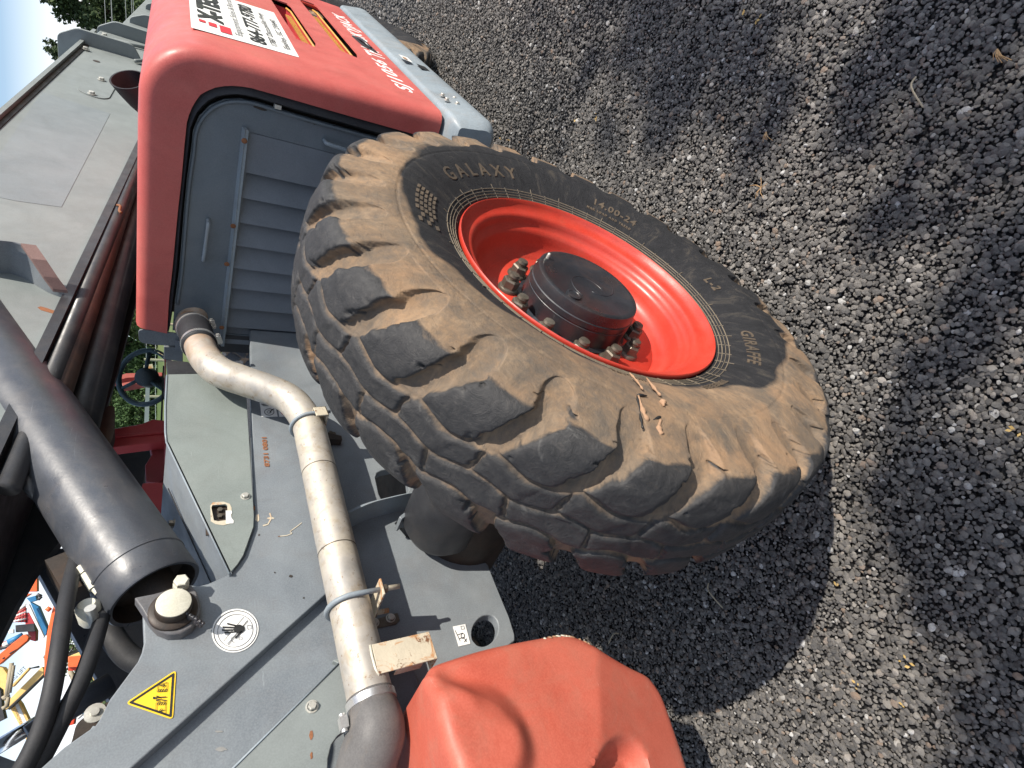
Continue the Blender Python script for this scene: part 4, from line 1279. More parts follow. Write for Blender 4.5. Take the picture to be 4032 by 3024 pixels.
# far side plate and belly
Pb(MB().prism(off(pp(plateA_out,YC),.62),(0,.03,0)),'far_chassis_plate','grey')
Pb(MB().box((.9,1.45,.55),(4.6,1.98,.75)),'belly_frame','dark')
Pb(MB().lathe([(.085,0),(.085,.30),(.11,.32),(.11,.5),(.16,.52),(.17,.72),(.17,1.6),(.16,1.8),(.11,1.82),(.085,2.1)],Matrix.Translation((.985,.52,.66))@Matrix.Rotation(-PI/2,4,'X'),36),'axle_housing','dark',smooth=True,auto=40)
Pb(MB().lathe([(0,0),(.10,0),(.115,.03),(.115,.30),(.09,.34),(0,.34)],Matrix.Translation((.93,1.02,.78))@Matrix.Rotation(-PI/2,4,'X'),36),'steering_cylinder','black',smooth=True,auto=40)
# curved stiffening rib over the axle
ribp=smooth_path([at(x,y,1,YC-.03) for x,y in ((1330,2082),(1370,2056),(1440,2025),(1520,2003),(1600,1985),(1690,1978))],5)
v=[];f=[]
for p in ribp: v+=[p+Vector((0,-.055,.010)),p+Vector((0,.032,.010)),p+Vector((0,.032,-.010)),p+Vector((0,-.055,-.010))]
for i in range(len(ribp)-1):
    for j in range(4): f.append((i*4+j,i*4+(j+1)%4,(i+1)*4+(j+1)%4,(i+1)*4+j))
f+=[(3,2,1,0)]; rb_=obj('stiffening_rib',v,f,M['sill'],bevel=.002); P_(rb_)
Pb(MB().prism(pp([(1572,2034),(1592,2018),(1660,2012),(1700,2000),(1728,2040),(1712,2062),(1690,2040),(1650,2022),(1600,2030),(1582,2044)],1.30),(0,.06,0)),'axle_bracket','grey',bevel=.002)
# hydraulic fittings in the opening
for k,(x,y) in enumerate(((1632,2076),(1640,2102),(1655,2085))):
    c_=at(x,y,1,1.36); Pb(MB().hexnut(frame_to(c_,(-.7,-1,.2)),.011,.03),'hose_fitting','nut',auto=35,smooth=True)
    hp_=smooth_path([c_,c_+Vector((.03,.03,-.05)),c_+Vector((.10,.06,-.16)),c_+Vector((.2,.1,-.2))],6)
    Pb(MB().tube(hp_,.008,8),'hose','hose',smooth=True)
# clip below the tube
o=Pb(MB().prism(pp([(1432,2452),(1566,2412),(1574,2440),(1560,2456),(1440,2482)],YC-.006),(0,.006,0)),'clip_plate','nut',bevel=.001)
for x,y in ((1474,2452),(1538,2434)):
    b=bolt_at(at(x,y,1,YC-.006),(0,-1,0),.009,.008,o)
    b.matrix_parent_inverse=Matrix.Identity(4)
for x,y in ((1300,1712),(1312,1716)):
    b=bolt_at(at(x,y,1,YC),(0,-1,0),.008,.012,None,'nut'); P_(b)
Pb(MB().prism(pp([(1280,1700),(1345,1716),(1348,1730),(1282,1728)],YC-.03),(0,.03,0)),'clip_plate','dark',bevel=.001)

# hood side panel, its folded top, seam and fixings
YH=1.388
hood=[(664,1474),(657,1482),(655,1560),(652,1700),(657,1748),(700,1836),(760,1958),(820,2080),(870,2185),(903,2258),(935,2222),(958,2186),(980,2125),(998,2074),(1000,2030),(972,1586),(964,1440),(880,1440),(810,1462),(790,1471)]
notch=pp([(832,2000),(836,1990),(888,1986),(895,1990),(897,2048),(860,2053),(842,2050)],YH)
hp=Pb(MB().prism(pp(hood,YH),(0,.006,0),holes=[notch]),'hood_side_panel','hoodgrey',bevel=.001)
hp['label']='pale green-grey hood side panel bolted beside the exhaust tube'
fa=at(655,1742,1,YH); fb=at(903,2260,1,YH)
v=[fa,fb,fb+Vector((-.035,.40,-.03)),fa+Vector((.02,.40,.005))]
obj_=obj('hood_top',v+[p+Vector((0,0,-.006)) for p in v],[(3,2,1,0),(4,5,6,7),(0,1,5,4),(1,2,6,5),(2,3,7,6),(3,0,4,7)],M['grey']); P_(obj_); obj_['label']='grey folded top of the hood sloping to the rear'
Pb(MB().tube([fa+Vector((0,-.001,0)),fb+Vector((0,-.001,0))],.0025,8),'hood_fold','sill',smooth=True)
Pb(MB().tube([at(657,1478,1,YH),at(651,1600,1,YH),at(651,1700,1,YH),at(656,1745,1,YH)],.003,8),'hood_fold','sill',smooth=True)
# inner bulkhead strip on the hood top
a1=fa+Vector((-.06,.14,-.010)); b1=fb+Vector((-.03,.20,-.018))
Pb(MB().tube([a1,b1],.002,6),'seam_line','seal')
b=bolt_at(at(683,2062,1,1.55),(0,-.3,1),.010,.012,None,'nut'); P_(b)
Pb(MB().box((at(890,2030,1,YH).x-.05,YH+.012,at(890,2030,1,YH).z-.04),(at(890,2030,1,YH).x+.05,YH+.016,at(890,2030,1,YH).z+.05)),'latch_pocket','dark')
for x,y in ((958,2008),(960,2036)):
    b=bolt_at(at(x,y,1,YH+.012),(0,-1,0),.0075,.008,None,'nut',washer=False); b.location=(at(866,2012 if y<2020 else 2036,1,YH+.012)-at(x,y,1,YH+.012)); P_(b)
b=bolt_at(at(966,1955,1,YH),(0,-1,0),.009,.008,None); P_(b)
b=bolt_at(at(920,1510,1,YH),(0,-1,0),.010,.008,None); P_(b)
# rust stain round the latch opening
def blob(name, cx, cy, rx_, ry_, y, mat, n=20, seed=0, lift=.0012, th0=0, hole=None):
    rr=random.Random(seed); ph=[rr.uniform(.78,1.2) for _ in range(n)]
    pts=[at(cx+rx_*ph[i]*math.cos(th0+2*PI*i/n),cy+ry_*ph[i]*math.sin(th0+2*PI*i/n),1,y-lift) for i in range(n)]
    o=MB().prism(pts,(0,.0006,0)).build(name,M[mat],None); P_(o); return o
ring_=[(828,1990),(838,1978),(880,1975),(905,1984),(912,2000),(910,2060),(880,2068),(850,2064),(830,2052)]
Pb(MB().prism(pp(ring_,YH-.0012),(0,.0006,0),holes=[off(notch,-.0012)]),'rust_stain','rustbr')
# white chipped label and service decals
def decal(name,pts,y,mat,lift=.0016,parent=None,label=None):
    o=MB().prism(pp(pts,y-lift),(0,.0008,0)).build(name,M[mat],None); P_(o)
    if label: o['label']=label
    return o
def ell(cx,cy,rx_,ry_,n=28,rot=0):
    return [(cx+rx_*math.cos(a)*math.cos(rot)-ry_*math.sin(a)*math.sin(rot),cy+rx_*math.cos(a)*math.sin(rot)+ry_*math.sin(a)*math.cos(rot)) for a in np.linspace(0,2*PI,n,endpoint=False)]
def ringd(cx,cy,rx_,ry_,w,y,mat,lift,rot=0,name='print'):
    o=MB().prism(pp(ell(cx,cy,rx_,ry_,32,rot),y-lift),(0,.0004,0),holes=[pp(ell(cx,cy,rx_-w,ry_-w,32,rot),y-lift)]).build(name,M[mat],None); P_(o); return o
def strip(pts,w,y,mat,lift,name='print'):
    """printed line of width w pixels along points"""
    mb=MB()
    for (x0,y0),(x1,y1) in zip(pts[:-1],pts[1:]):
        d=math.hypot(x1-x0,y1-y0) or 1; nx_,ny_=-(y1-y0)/d*w/2,(x1-x0)/d*w/2
        mb.prism(pp([(x0+nx_,y0+ny_),(x1+nx_,y1+ny_),(x1-nx_,y1-ny_),(x0-nx_,y0-ny_)],y-lift),(0,.0004,0))
    o=mb.build(name,M[mat],None); P_(o); return o
decal('torn_label',[(889,2012),(913,2014),(907,2024),(912,2034),(916,2052),(921,2060),(889,2061)],YH,'white') if False else decal('torn_label',[(889,2010),(903,2011),(912,2010),(914,2020),(908,2026),(912,2040),(920,2050),(919,2060),(890,2061)],YH,'white',label='torn white label stub')
decal('service_decal',[(1019,1561),(1079,1561),(1085,1600),(1093,1640),(1030,1641),(1025,1600)],YC,'white',label='white maintenance decal with a book and a wheel symbol')
for k in range(3): strip([(1028+k*5,1592+k*3),(1026+k*5,1568-k*2),(1064+k*5,1568-k*2),(1066+k*5,1590+k*3),(1028+k*5,1592+k*3)],1.6,YC,'inkgrey',.003)
strip([(1027,1580),(1064,1580)],1.4,YC,'inkgrey',.003)
ringd(1060,1622,20,14,3,YC,'inkgrey',.003); ringd(1060,1622,9,6,2,YC,'inkgrey',.003); strip([(1062,1624),(1070,1614),(1078,1610)],3.5,YC,'ink',.0032)
decal('service_decal',[(1087,1558),(1150,1558),(1165,1640),(1100,1640)],YC,'white',label='white safety decal with round black and red symbols')
ringd(1122,1580,25,17,3.5,YC,'ink',.003); decal('print',[(1112,1572),(1124,1574),(1134,1572),(1134,1588),(1120,1590),(1112,1586)],YC,'ink',.003)
ringd(1130,1618,26,18,3.5,YC,'inkred',.003); strip([(1116,1628),(1144,1608)],4,YC,'inkred',.0032); strip([(1124,1612),(1128,1622),(1134,1614),(1136,1626)],3,YC,'inkgrey',.003)
o=text_on('stamped_number','8731 0801',at(1062,1838,1,YC-.001),at(1050,1722,1,YC)-at(1062,1838,1,YC),Vector((0,0,1)),.03,M['rust'],None,height=.0155,width=(at(1050,1722,1,YC)-at(1062,1838,1,YC)).length,lift=.0012,bold=.001); P_(o)
# round no-hand sign
cx,cy=926,2483
decal('warning_sign',ell(cx,cy,94,84,40,-.45),YC,'white',.002,label='round white sign with a black hand and a crossing bar')
ringd(cx,cy,88,78,2.2,YC,'ink',.0034,-.45); ringd(cx,cy,72,64,2.2,YC,'inkgrey',.0034,-.45)
strip([(cx-38,cy+48),(cx+42,cy-46)],15,YC,'white',.0036); strip([(cx-46,cy+42),(cx+34,cy-54)],1.8,YC,'ink',.0040); strip([(cx-28,cy+56),(cx+50,cy-40)],1.8,YC,'ink',.0040)
decal('print',[(cx-2,cy-22),(cx+20,cy-24),(cx+36,cy-16),(cx+38,cy-2),(cx+28,cy+8),(cx+8,cy+10),(cx-4,cy+2)],YC,'ink',.0044)
for a_,b_ in (((cx+2,cy-20),(cx-32,cy-28)),((cx-2,cy-12),(cx-50,cy-14)),((cx-2,cy-3),(cx-52,cy-2)),((cx+2,cy+5),(cx-42,cy+8)),((cx+26,cy+2),(cx,cy+30))):
    strip([a_,b_],6,YC,'ink',.0044)
strip([(cx-4,cy+48),(cx-16,cy+38),(cx-14,cy+26),(cx+2,cy+20),(cx+10,cy+26)],1.8,YC,'inkgrey',.0040); ringd(cx+20,cy+30,8,7,1.6,YC,'inkgrey',.0040)
strip([(cx+46,cy-20),(cx+62,cy-22),(cx+64,cy-8),(cx+48,cy-6),(cx+46,cy-20)],1.6,YC,'inkgrey',.004)
# yellow triangle
tri=[(492,2769),(694,2636),(681,2834)]
def inset(t,k):
    c=(sum(p[0] for p in t)/3,sum(p[1] for p in t)/3); return [(c[0]+(p[0]-c[0])*k,c[1]+(p[1]-c[1])*k) for p in t]
o=MB().prism(arc_fill(pp(tri,YC-.002),.010,4),(0,.0008,0)).build('warning_triangle',M['yellow'],None); P_(o); o['label']='yellow triangular crushing hazard sign with black border'
MB_=MB().prism(arc_fill(pp(inset(tri,.90),YC-.0030),.004,3),(0,.0004,0),holes=[pp(inset(tri,.76),YC-.0030)]).build('print',M['ink'],None); P_(MB_)
for a_,b_,w_ in (((602,2748),(612,2748),9),((616,2740),(632,2748),4),((614,2746),(655,2744),4),((614,2752),(655,2758),4),((614,2758),(628,2760),4)): strip([a_,b_],w_,YC,'ink',.0044)
strip([(620,2700),(658,2686),(656,2722),(618,2724),(620,2700)],1.6,YC,'ink',.0044); strip([(614,2768),(652,2762),(650,2812),(614,2796),(614,2768)],1.6,YC,'ink',.0044)
for k in range(4): strip([(622+k*9,2722),(628+k*9,2712)],3.2,YC,'ink',.0046); strip([(618+k*9,2776),(624+k*9,2766)],3.2,YC,'ink',.0046)
strip([(628,2700),(648,2699)],2.4,YC,'ink',.0046); strip([(640,2692),(649,2699),(640,2706)],2.4,YC,'ink',.0046); strip([(628,2800),(648,2795)],2.4,YC,'ink',.0046); strip([(636,2789),(628,2798),(638,2806)],2.4,YC,'ink',.0046)
# small tie-down label
decal('small_label',[(1783,2467),(1832,2457),(1852,2534),(1806,2545)],YC,'white',.002,label='small white tie-down label beside the round hole')
strip([(1792,2482),(1812,2524)],1.6,YC,'ink',.0034); ringd(1822,2504,8,11,2,YC,'ink',.0034); strip([(1828,2514),(1838,2526)],2.4,YC,'ink',.0034); strip([(1838,2514),(1828,2528)],2.4,YC,'ink',.0034); strip([(1800,2500),(1822,2492)],2,YC,'ink',.0034); strip([(1806,2516),(1826,2508)],2,YC,'ink',.0034)
strip([(1814,2466),(1826,2464),(1829,2476),(1817,2478),(1814,2466)],1.5,YC,'inkgrey',.0034)
# rust runs and scuffs on the plate
for k,(x,y,a_,b_,m_) in enumerate(((1225,2895,7,18,'rust'),(1226,2975,5,14,'rust'),(870,2950,22,8,'stain'),(1050,2065,5,4,'dark'),(1020,2106,4,3,'dark'),(1145,2268,7,5,'dark'),(1082,2254,3,3,'dark'),(1196,2354,4,3,'dark'),(862,2880,16,4,'stain'),(1784,2210,4,5,'dark'),(1000,2000,5,9,'rust'),(1013,2040,8,14,'rustbr'),(1066,2040,14,4,'rustbr'))):
    blob('stain',x,y,a_,b_,YC+(.012 if x>1200 and y>2600 else .03 if 800<x<1000 and y>2800 else 0),m_,seed=k)
strip([(1095,2112),(1130,2108),(1150,2100),(1142,2092),(1170,2072),(1188,2058)],3,YC,'rustbr',.0016,'scratch')
strip([(1062,2020),(1068,2040),(1055,2064),(1035,2070)],5,YC,'rustbr',.0014,'scratch')

# ------------------------------------------------------------------ lift cylinder, its pin and lug
pinc=at(690,2372,1,1.33)
lug=[at(x,y,1,YC-.028) for x,y in ((528,2352),(600,2338),(700,2312),(752,2300),(776,2330),(790,2380),(784,2430),(756,2470),(710,2494),(660,2496),(620,2480),(586,2445),(560,2400))]
o=Pb(MB().prism(lug,(0,.030,0)),'pin_lug','lugdark',bevel=.004)
PC=at(684,2373,1,YC-.062); PC=Vector((PC.x,YC,PC.z))
pin=Pb(MB().lathe([(.050,.026),(.050,.034),(.047,.037),(.038,.039),(.038,.056),(.036,.060),(.034,.061),(0,.061)],frame_to(PC,(0,-1,0)),40),'pivot_pin','dark',smooth=True,auto=40)
Pb(MB().lathe([(.0355,0),(.0355,.0025),(.034,.0035),(0,.0035)],frame_to(PC+Vector((0,-.061,0)),(0,-1,0)),40),'pin_cap','cream',smooth=True,auto=40)
rr=random.Random(4); gm=MB()
for k in range(46):
    a=rr.uniform(-.1,2.6)+PI*.05; r_=rr.uniform(.046,.060)
    c_=PC+Vector((0,-.044,0))+Vector((r_*math.cos(a+PI*.5)*1.0,rr.uniform(-.01,.01),-r_*abs(math.sin(a))-.0)); gm.lathe([(0,-.004),(.004,-.002),(.005,.001),(.003,.004),(0,.005)],Matrix.Translation(c_),6)
gg=Pb(gm,'grease','hub',smooth=True); gg['kind']='stuff'
b=Pb(MB().lathe([(.017,0),(.017,.014),(.0,.014)],frame_to(at(712,2308,1,YC-.028),(0,-1,.0)),20).hexnut(frame_to(at(712,2308,1,YC-.028)+Vector((0,-.014,0)),(0,-1,0)),.0165,.014),'keeper_bolt','cream',smooth=True,auto=35)
YL=1.53
cb=at(605,2323,1,YL); ct=at(0,1423,1,YL); ct=Vector((ct.x,YL,ct.z))
ax=(ct-cb).normalized()
rcyl=.112
Mc=frame_to(cb,ax)
cyl=Pb(MB().lathe([(rcyl-.012,-.012),(rcyl-.003,-.014),(rcyl,-.010),(rcyl,.070),(rcyl+.0025,.072),(rcyl+.0025,.080),(rcyl,.082),(rcyl,2.3),(0,2.3)],Mc,72),'lift_cylinder','cyl',smooth=True,auto=40)
cyl['label']='thick black hydraulic lift cylinder leaning up to the boom'
MB().lathe([(rcyl-.012,-.012),(rcyl-.014,.045),(0,.045)],Mc,48).build('cylinder_mouth',M['dark'],cyl,smooth=True,auto=40)
pc2=at(690,2395,1,YL)
MB().tube([pc2,pc2+ (cb-pc2)*.5+ax*.02,cb+ax*.1],[.055,.05,.05],24).build('rod_eye',M['dark'],cyl,smooth=True,auto=40)
MB().tube([cb-ax*.0+Vector((0,0,.0))]+[cb+ax*.1],.04,16).build('rod',M['dark'],cyl)
# feed pipe along the cylinder, valve fittings and hoses
def offs(t, ang, r_): 
    return Mc @ Vector((r_*math.cos(ang), r_*math.sin(ang), t))
Mi=Mc.inverted()
qa=Mi@at(20,1745,1,YL); 
def onside(px,py,k=1.0):
    p=at(px,py,1,YL); return p
pipe=smooth_path([at(-60,1600,1,YL-.03),at(10,1735,1,YL-.03),at(60,1820,1,YL-.03),at(100,1885,1,YL-.03),at(125,1925,1,YL-.02),at(148,1950,1,YL+.02)],5)
MB().tube(pipe,.017,12).build('feed_pipe',M['cyl'],cyl,smooth=True)
vb=[at(262,2140,1,YL+.02),at(330,2260,1,YL+.02),at(370,2330,1,YL+.02)]
for a_,b_,r_ in (((318,2232),(334,2256),.011),((338,2262),(372,2318),.0125),((372,2318),(388,2336),.008)):
    MB().tube([at(*a_,1,YL-.02),at(*b_,1,YL-.02)],r_,10).build('pipe_fitting',M['cream'],cyl,smooth=True,auto=40)
MB().box((-.04,-.03,0),(.04,.03,.12),frame_to(at(330,2330,1,YL+.06),ax)).build('valve_block',M['dark'],cyl)
MB().lathe([(.022,-.03),(.026,-.02),(.026,.02),(.018,.03),(0,.03)],frame_to(at(352,2412,1,YL),(0.3,-1,.2)),16).build('pipe_fitting',M['cream'],cyl,smooth=True,auto=40)
MB().lathe([(.012,-.03),(.012,.03),(0,.03)],frame_to(at(366,2430,1,YL-.03),(0.3,-1,.2)),12).build('pipe_fitting',M['bolt'],cyl,smooth=True,auto=40)
Pb(MB().tube(smooth_path([at(x,y,1,yy) for x,y,yy in ((330,2060,1.60),(305,2180,1.56),(275,2300,1.50),(250,2430,1.46),(232,2560,1.44),(205,2720,1.44),(170,2850,1.44),(125,2960,1.44),(60,3080,1.44))],6),.0175,20),'hydraulic_hose','hose',smooth=True)
Pb(MB().tube(smooth_path([at(x,y,1,yy) for x,y,yy in ((420,2330,1.60),(408,2400,1.55),(388,2480,1.50),(360,2570,1.47),(320,2680,1.46),(265,2790,1.46),(215,2890,1.46),(155,3000,1.46),(80,3110,1.46))],6),.0175,20),'hydraulic_hose','hose',smooth=True)
Pb(MB().tube(smooth_path([at(x,y,1,1.72) for x,y in ((410,2430),(440,2500),(490,2570),(540,2605),(600,2620))],6),.03,16),'hydraulic_hose','hose',smooth=True)
# dark plate of the far tower and members behind
Pb(MB().prism(pp([(165,2170),(300,2150),(420,2330),(560,2400),(570,2560),(440,2760),(428,2754),(143,2240)],2.02),(0,.05,0)),'far_tower_plate','cyl',bevel=.002)
Pb(MB().tube([at(440,2690,1,1.80),at(270,2790,1,1.80),at(120,2900,1,1.80)],.030,16),'control_rod','cyl',smooth=True)
Pb(MB().prism(arc_fill(pp([(450,2750),(360,2800),(300,2850),(280,2930),(230,2990),(180,3060),(420,3060),(480,2800)],1.66),.01,3),(0,.04,0)),'pivot_casting','dark',bevel=.002)
Pb(MB().lathe([(.022,0),(.022,.004),(.010,.005),(.009,.012),(0,.012)],frame_to(at(374,2809,1,1.66),(0,-1,0)),20),'washer','bolt',smooth=True,auto=40)
Pb(MB().tube([at(-60,2972,1,2.05),at(180,2826,1,2.05)],.020,20),'polished_rod','chrome',smooth=True)
Pb(MB().tube([at(-60,3000,1,2.15),at(90,3040,1,2.15)],.018,16),'polished_rod','chrome',smooth=True)
Pb(MB().prism(pp([(-40,2960),(90,3010),(60,3060),(-60,3060)],2.12),(0,.03,0)),'rod_clevis','grey')
Pb(MB().tube([at(240,3040,1,YC+.01),at(300,2960,1,YC+.01),at(372,2862,1,YC+.01)],.0035,6),'weld_line','sill')

# ------------------------------------------------------------------ boom
YB=1.45
dirB=Vector((1,0,-.094))
def boomz(px,py,X): p=at(px,py,1,YB); return p.z+(X-p.x)*-.094
zt0=boomz(120,365,0); zb0=(boomz(560,511,0)*.5+boomz(181,1401,0)*.5)
XB1=at(303,167,1,YB).x; XBF=at(392,118,1,YB).x
def bq(X,z0): return z0-.094*X
bm_=[Vector((-1.5,YB,bq(-1.5,zt0))),Vector((XBF,YB,bq(XBF,zt0))),Vector((XBF,YB,bq(XBF,zb0))),Vector((-1.5,YB,bq(-1.5,zb0)))]
boom=Pb(MB().prism(bm_,(0,.40,0)),'boom','grey_clean',bevel=.01)
boom['label']='pale grey box-section boom passing over the engine cover'
def bbox_(x0,x1,z0,z1,y0,y1,name,mat,bev=0,parent=boom):
    """z measured up from the boom's lower edge line"""
    v=[]
    for x in (x0,x1):
        for z in (z0,z1):
            for y in (y0,y1): v.append((x,y,bq(x,zb0)+z))
    o=obj(name,v,[(0,1,3,2),(4,6,7,5),(0,4,5,1),(2,3,7,6),(0,2,6,4),(1,5,7,3)],M[mat],parent,bevel=bev)
    return o
HB=zt0-zb0
bbox_(-1.5,XBF-.15,HB-.004,HB+.020,YB-.030,YB+.43,'top_flange','grey_clean')
bbox_(-1.5,XBF-.2,HB-.030,HB-.005,YB-.006,YB-.0005,'flange_joint','dark')
bbox_(-1.5,XBF,-.02,.012,YB-.012,YB+.41,'bottom_flange','black')
bbox_(XBF-.05,XBF+2.2,.05,HB-.06,YB+.03,YB+.37,'inner_boom','grey_clean',.005)
def collar(x,z0,z1,out,th=.03):
    loop=[Vector((x,YB-out,bq(x,zb0)+z0+.06)),Vector((x,YB-out,bq(x,zb0)+z1-.12)),Vector((x,YB-out*.2,bq(x,zb0)+z1)),Vector((x,YB+.42,bq(x,zb0)+z1)),Vector((x,YB+.42,bq(x,zb0)+z0)),Vector((x,YB+.0,bq(x,zb0)+z0))]
    return MB().prism(arc_fill(loop,.03,3),(th,0,0)).build('boom_collar',M['grey_clean'],boom,bevel=.003)
collar(XB1,.22,HB+.16,.10); collar(XBF,-.05,HB+.02,.10); collar(XBF+.75,-.1,HB-.10,.08); collar(XBF+1.6,-.1,HB-.12,.08)
# side ribs
for (a_,b_,w_) in (((452,158),(600,195),.02),((532,240),(575,238),.02)):
    MB().tube([at(*a_,1,YB-.02),at(*b_,1,YB-.02)],.014,8).build('side_rib',M['grey_clean'],boom,smooth=True)
# inspection cover with two bolts
cov=arc_fill([at(x,y,1,YB-.006) for x,y in ((345,303),(450,318),(455,342),(430,386),(400,388),(350,374),(305,352),(308,338))],.03,3)
ic_=MB().prism(cov,(0,.006,0)).build('inspection_cover',M['grey_clean'],boom,bevel=.001)
for x,y in ((400,315),(362,370),(338,194),(412,140),(366,156),(394,164)):
    bolt_at(at(x,y,1,YB-.008),(0,-1,0),.016,.014,boom)
MB().lathe([(.022,0),(.022,.001),(0,.001)],frame_to(at(380,241,1,YB-.001),(0,-1,0)),16).build('bolt_hole',M['dark'],boom)
# residue of an old sticker
MB().prism([at(x,y,1,YB-.0015) for x,y in ((165,362),(434,447),(242,815),(60,790),(-80,760),(-80,720))],(0,.001,0)).build('faded_patch',M['slatpale'],boom)
# gusset and cylinder bracket low on the boom
inn=[(-90,1075),(0,1075),(60,1078),(112,1096),(160,1124),(215,1156),(258,1172)]
out=[(-90,935),(0,947),(60,953),(126,975),(168,1035),(214,1104),(250,1152)]
dd_=[.15,.15,.15,.14,.11,.06,.02]
v=[];f=[]
for a_,b_,d_ in zip(inn,out,dd_):
    A=at(*a_,1,YB); B=at(*b_,1,YB-d_); v+=[A,B,B+Vector((0,0,.016)),A+Vector((0,0,.016))]
for i in range(len(inn)-1):
    for j in range(4): f.append((i*4+j,i*4+(j+1)%4,(i+1)*4+(j+1)%4,(i+1)*4+j))
f+=[(3,2,1,0),tuple(range(len(v)-4,len(v)))]
obj('boom_gusset',v,f,M['grey'],boom,bevel=.002)
B=[at(*b_,1,YB-d_-.002) for b_,d_ in zip(out,dd_)]
mb=MB()
for i in range(3,6):
    A_,C_=B[i],B[i+1]; mb.prism([A_+Vector((0,0,-.012)),A_+Vector((0,0,.03)),C_+Vector((0,0,.03)),C_+Vector((0,0,-.012))],(0,-.012,0))
mb.build('rusty_flange',M['rustbar'],boom)
MB().prism([at(x,y,1,YB-.0012) for x,y in ((148,1210),(160,1206),(182,1212),(205,1220),(228,1226),(247,1238),(238,1247),(222,1238),(205,1233),(180,1226),(160,1220))],(0,.001,0)).build('rust_scratch',M['rust'],boom)
# black tubes hanging under the boom
YU=1.56
def utube(a_,b_,r_,mat='black',y=YU,name='boom_line'):
    A=at(*a_,1,y);B=at(*b_,1,y); d=(B-A)
    Pb(MB().tube([A-d*.6,B+d*.22],r_,24),name,mat,smooth=True)
utube((520,690),(245,1480),.042,'rustline',1.50); utube((556,760),(338,1560),.060,'black',1.60,'tilt_cylinder'); utube((560,600),(205,1490),.028,'black',1.47)
Pb(MB().prism([at(x,y,1,1.78) for x,y in ((575,460),(545,1152),(466,1450),(392,1700),(330,1800),(150,1700),(180,1400),(560,480))],(0,.03,0)),'boom_carrier','black')
Pb(MB().prism(arc_fill(pp([(424,1596),(452,1598),(452,1700),(432,1760),(380,1790),(370,1700)],1.70),.01,2),(0,.05,0)),'wear_block','dark',bevel=.002)
o=Pb(MB().tube(smooth_path([at(462,808,1,1.44),at(474,812,1,1.43),at(470,830,1,1.43),at(478,838,1,1.43)],4),.006,8),'spring_clip','rust',smooth=True)

Pb(MB().prism(pp([(-80,1500),(180,1600),(250,1850),(262,2080),(235,2130),(140,2250),(60,2390),(0,2512),(-80,2640)],1.90),(0,.04,0)),'tower_web','black')
# ------------------------------------------------------------------ cab seen under the boom
YK=2.05
Pb(MB().prism(pp([(430,1690),(560,1668),(600,1650),(648,1655),(649,1740),(600,1742),(520,1752),(435,1762)],YK),(0,.05,0)),'cab_sill','cabred',bevel=.004)
Pb(MB().prism(pp([(435,1712),(650,1696),(650,1704),(436,1722)],YK-.01),(0,.01,0)),'cab_rail','cabred',bevel=.002)
Pb(MB().prism(pp([(648,1400),(653,1400),(655,1800),(648,1800)],YK-.1),(0,.04,0)),'door_post','cabred')
Pb(MB().prism(pp([(641,1440),(647,1440),(640,1660),(632,1650)],YK),(0,.02,0)),'window_seal','seal')
Pb(MB().prism(pp([(452,1480),(640,1480),(640,1500),(452,1510)],2.95),(0,.06,0)),'far_door_rail','cabred') if False else None
for pts in (((452,1485),(495,1470),(640,1466),(640,1480),(500,1488),(452,1500)),((478,1508),(560,1494),(640,1484),(640,1492),(560,1508),(482,1520))):
    Pb(MB().prism(pp(pts,2.9),(0,.05,0)),'far_cab_beam','red',bevel=.004)
Pb(MB().prism(pp([(574,1505),(590,1505),(586,1665),(568,1665)],2.9),(0,.05,0)),'far_cab_post','grey')
Pb(MB().prism(pp([(566,1438),(600,1433),(604,1450),(568,1452)],2.6),(0,.03,0)),'dash_lamp','rustbr')
# steering wheel, hub and column
sc_=at(574,1486,1,2.32)
Ms=frame_to(sc_,Vector((-.55,-.62,.55)))
rg=[Ms@Vector((.150*math.cos(a),.150*math.sin(a),0)) for a in np.linspace(0,2*PI,49)[:-1]]
rg.append(rg[0].copy())
sw=empty('steering_wheel'); P_(sw); sw.matrix_parent_inverse=Matrix.Translation((-2.0,-1.65,0))
MB().tube(rg,.014,12,cap=False).build('wheel_ring',M['swheel'],sw,smooth=True)
MB().lathe([(.055,-.03),(.05,.02),(.03,.03),(0,.03)],Ms,20).build('wheel_boss',M['black'],sw,smooth=True)
for a in (.4,2.5,4.6): MB().tube([Ms@Vector((.03*math.cos(a),.03*math.sin(a),.01)),Ms@Vector((.148*math.cos(a),.148*math.sin(a),0))],.010,8).build('spoke',M['swheel'],sw,smooth=True)
MB().tube([Ms@Vector((0,0,0)),Ms@Vector((0,.02,-.35))],.03,12).build('column',M['black'],sw,smooth=True)
# seat and the cab wall behind the cylinder
Pb(MB().prism(arc_fill(pp([(440,1768),(600,1752),(615,1770),(585,1800),(570,1860),(560,1950),(440,1960)],2.35),.03,4),(0,.4,0)),'seat_back','black',bevel=.02)
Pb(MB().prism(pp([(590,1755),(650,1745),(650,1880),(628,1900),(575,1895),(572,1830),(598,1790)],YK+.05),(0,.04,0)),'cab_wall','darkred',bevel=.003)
Pb(MB().prism(pp([(562,1902),(641,1898),(641,2070),(560,2150),(500,2150)],YK-.02),(0,.05,0)),'cab_wall','cabred',bevel=.003)
Pb(MB().prism(pp([(430,1760),(470,1755),(470,2150),(430,2150)],2.9),(0,.05,0)),'cab_wall','dark')
Pb(MB().prism(pp([(455,1950),(560,1950),(560,2150),(455,2150)],2.5),(0,.05,0)),'seat_base','black')
# windscreen glass
gl=obj('cab_window',pp([(445,1290),(642,1400),(640,1655),(560,1668),(440,1690)],YK+.02),[(0,1,2,3,4)],M['glass']); P_(gl)
gs=gl.modifiers.new('t','SOLIDIFY'); gs.thickness=.004
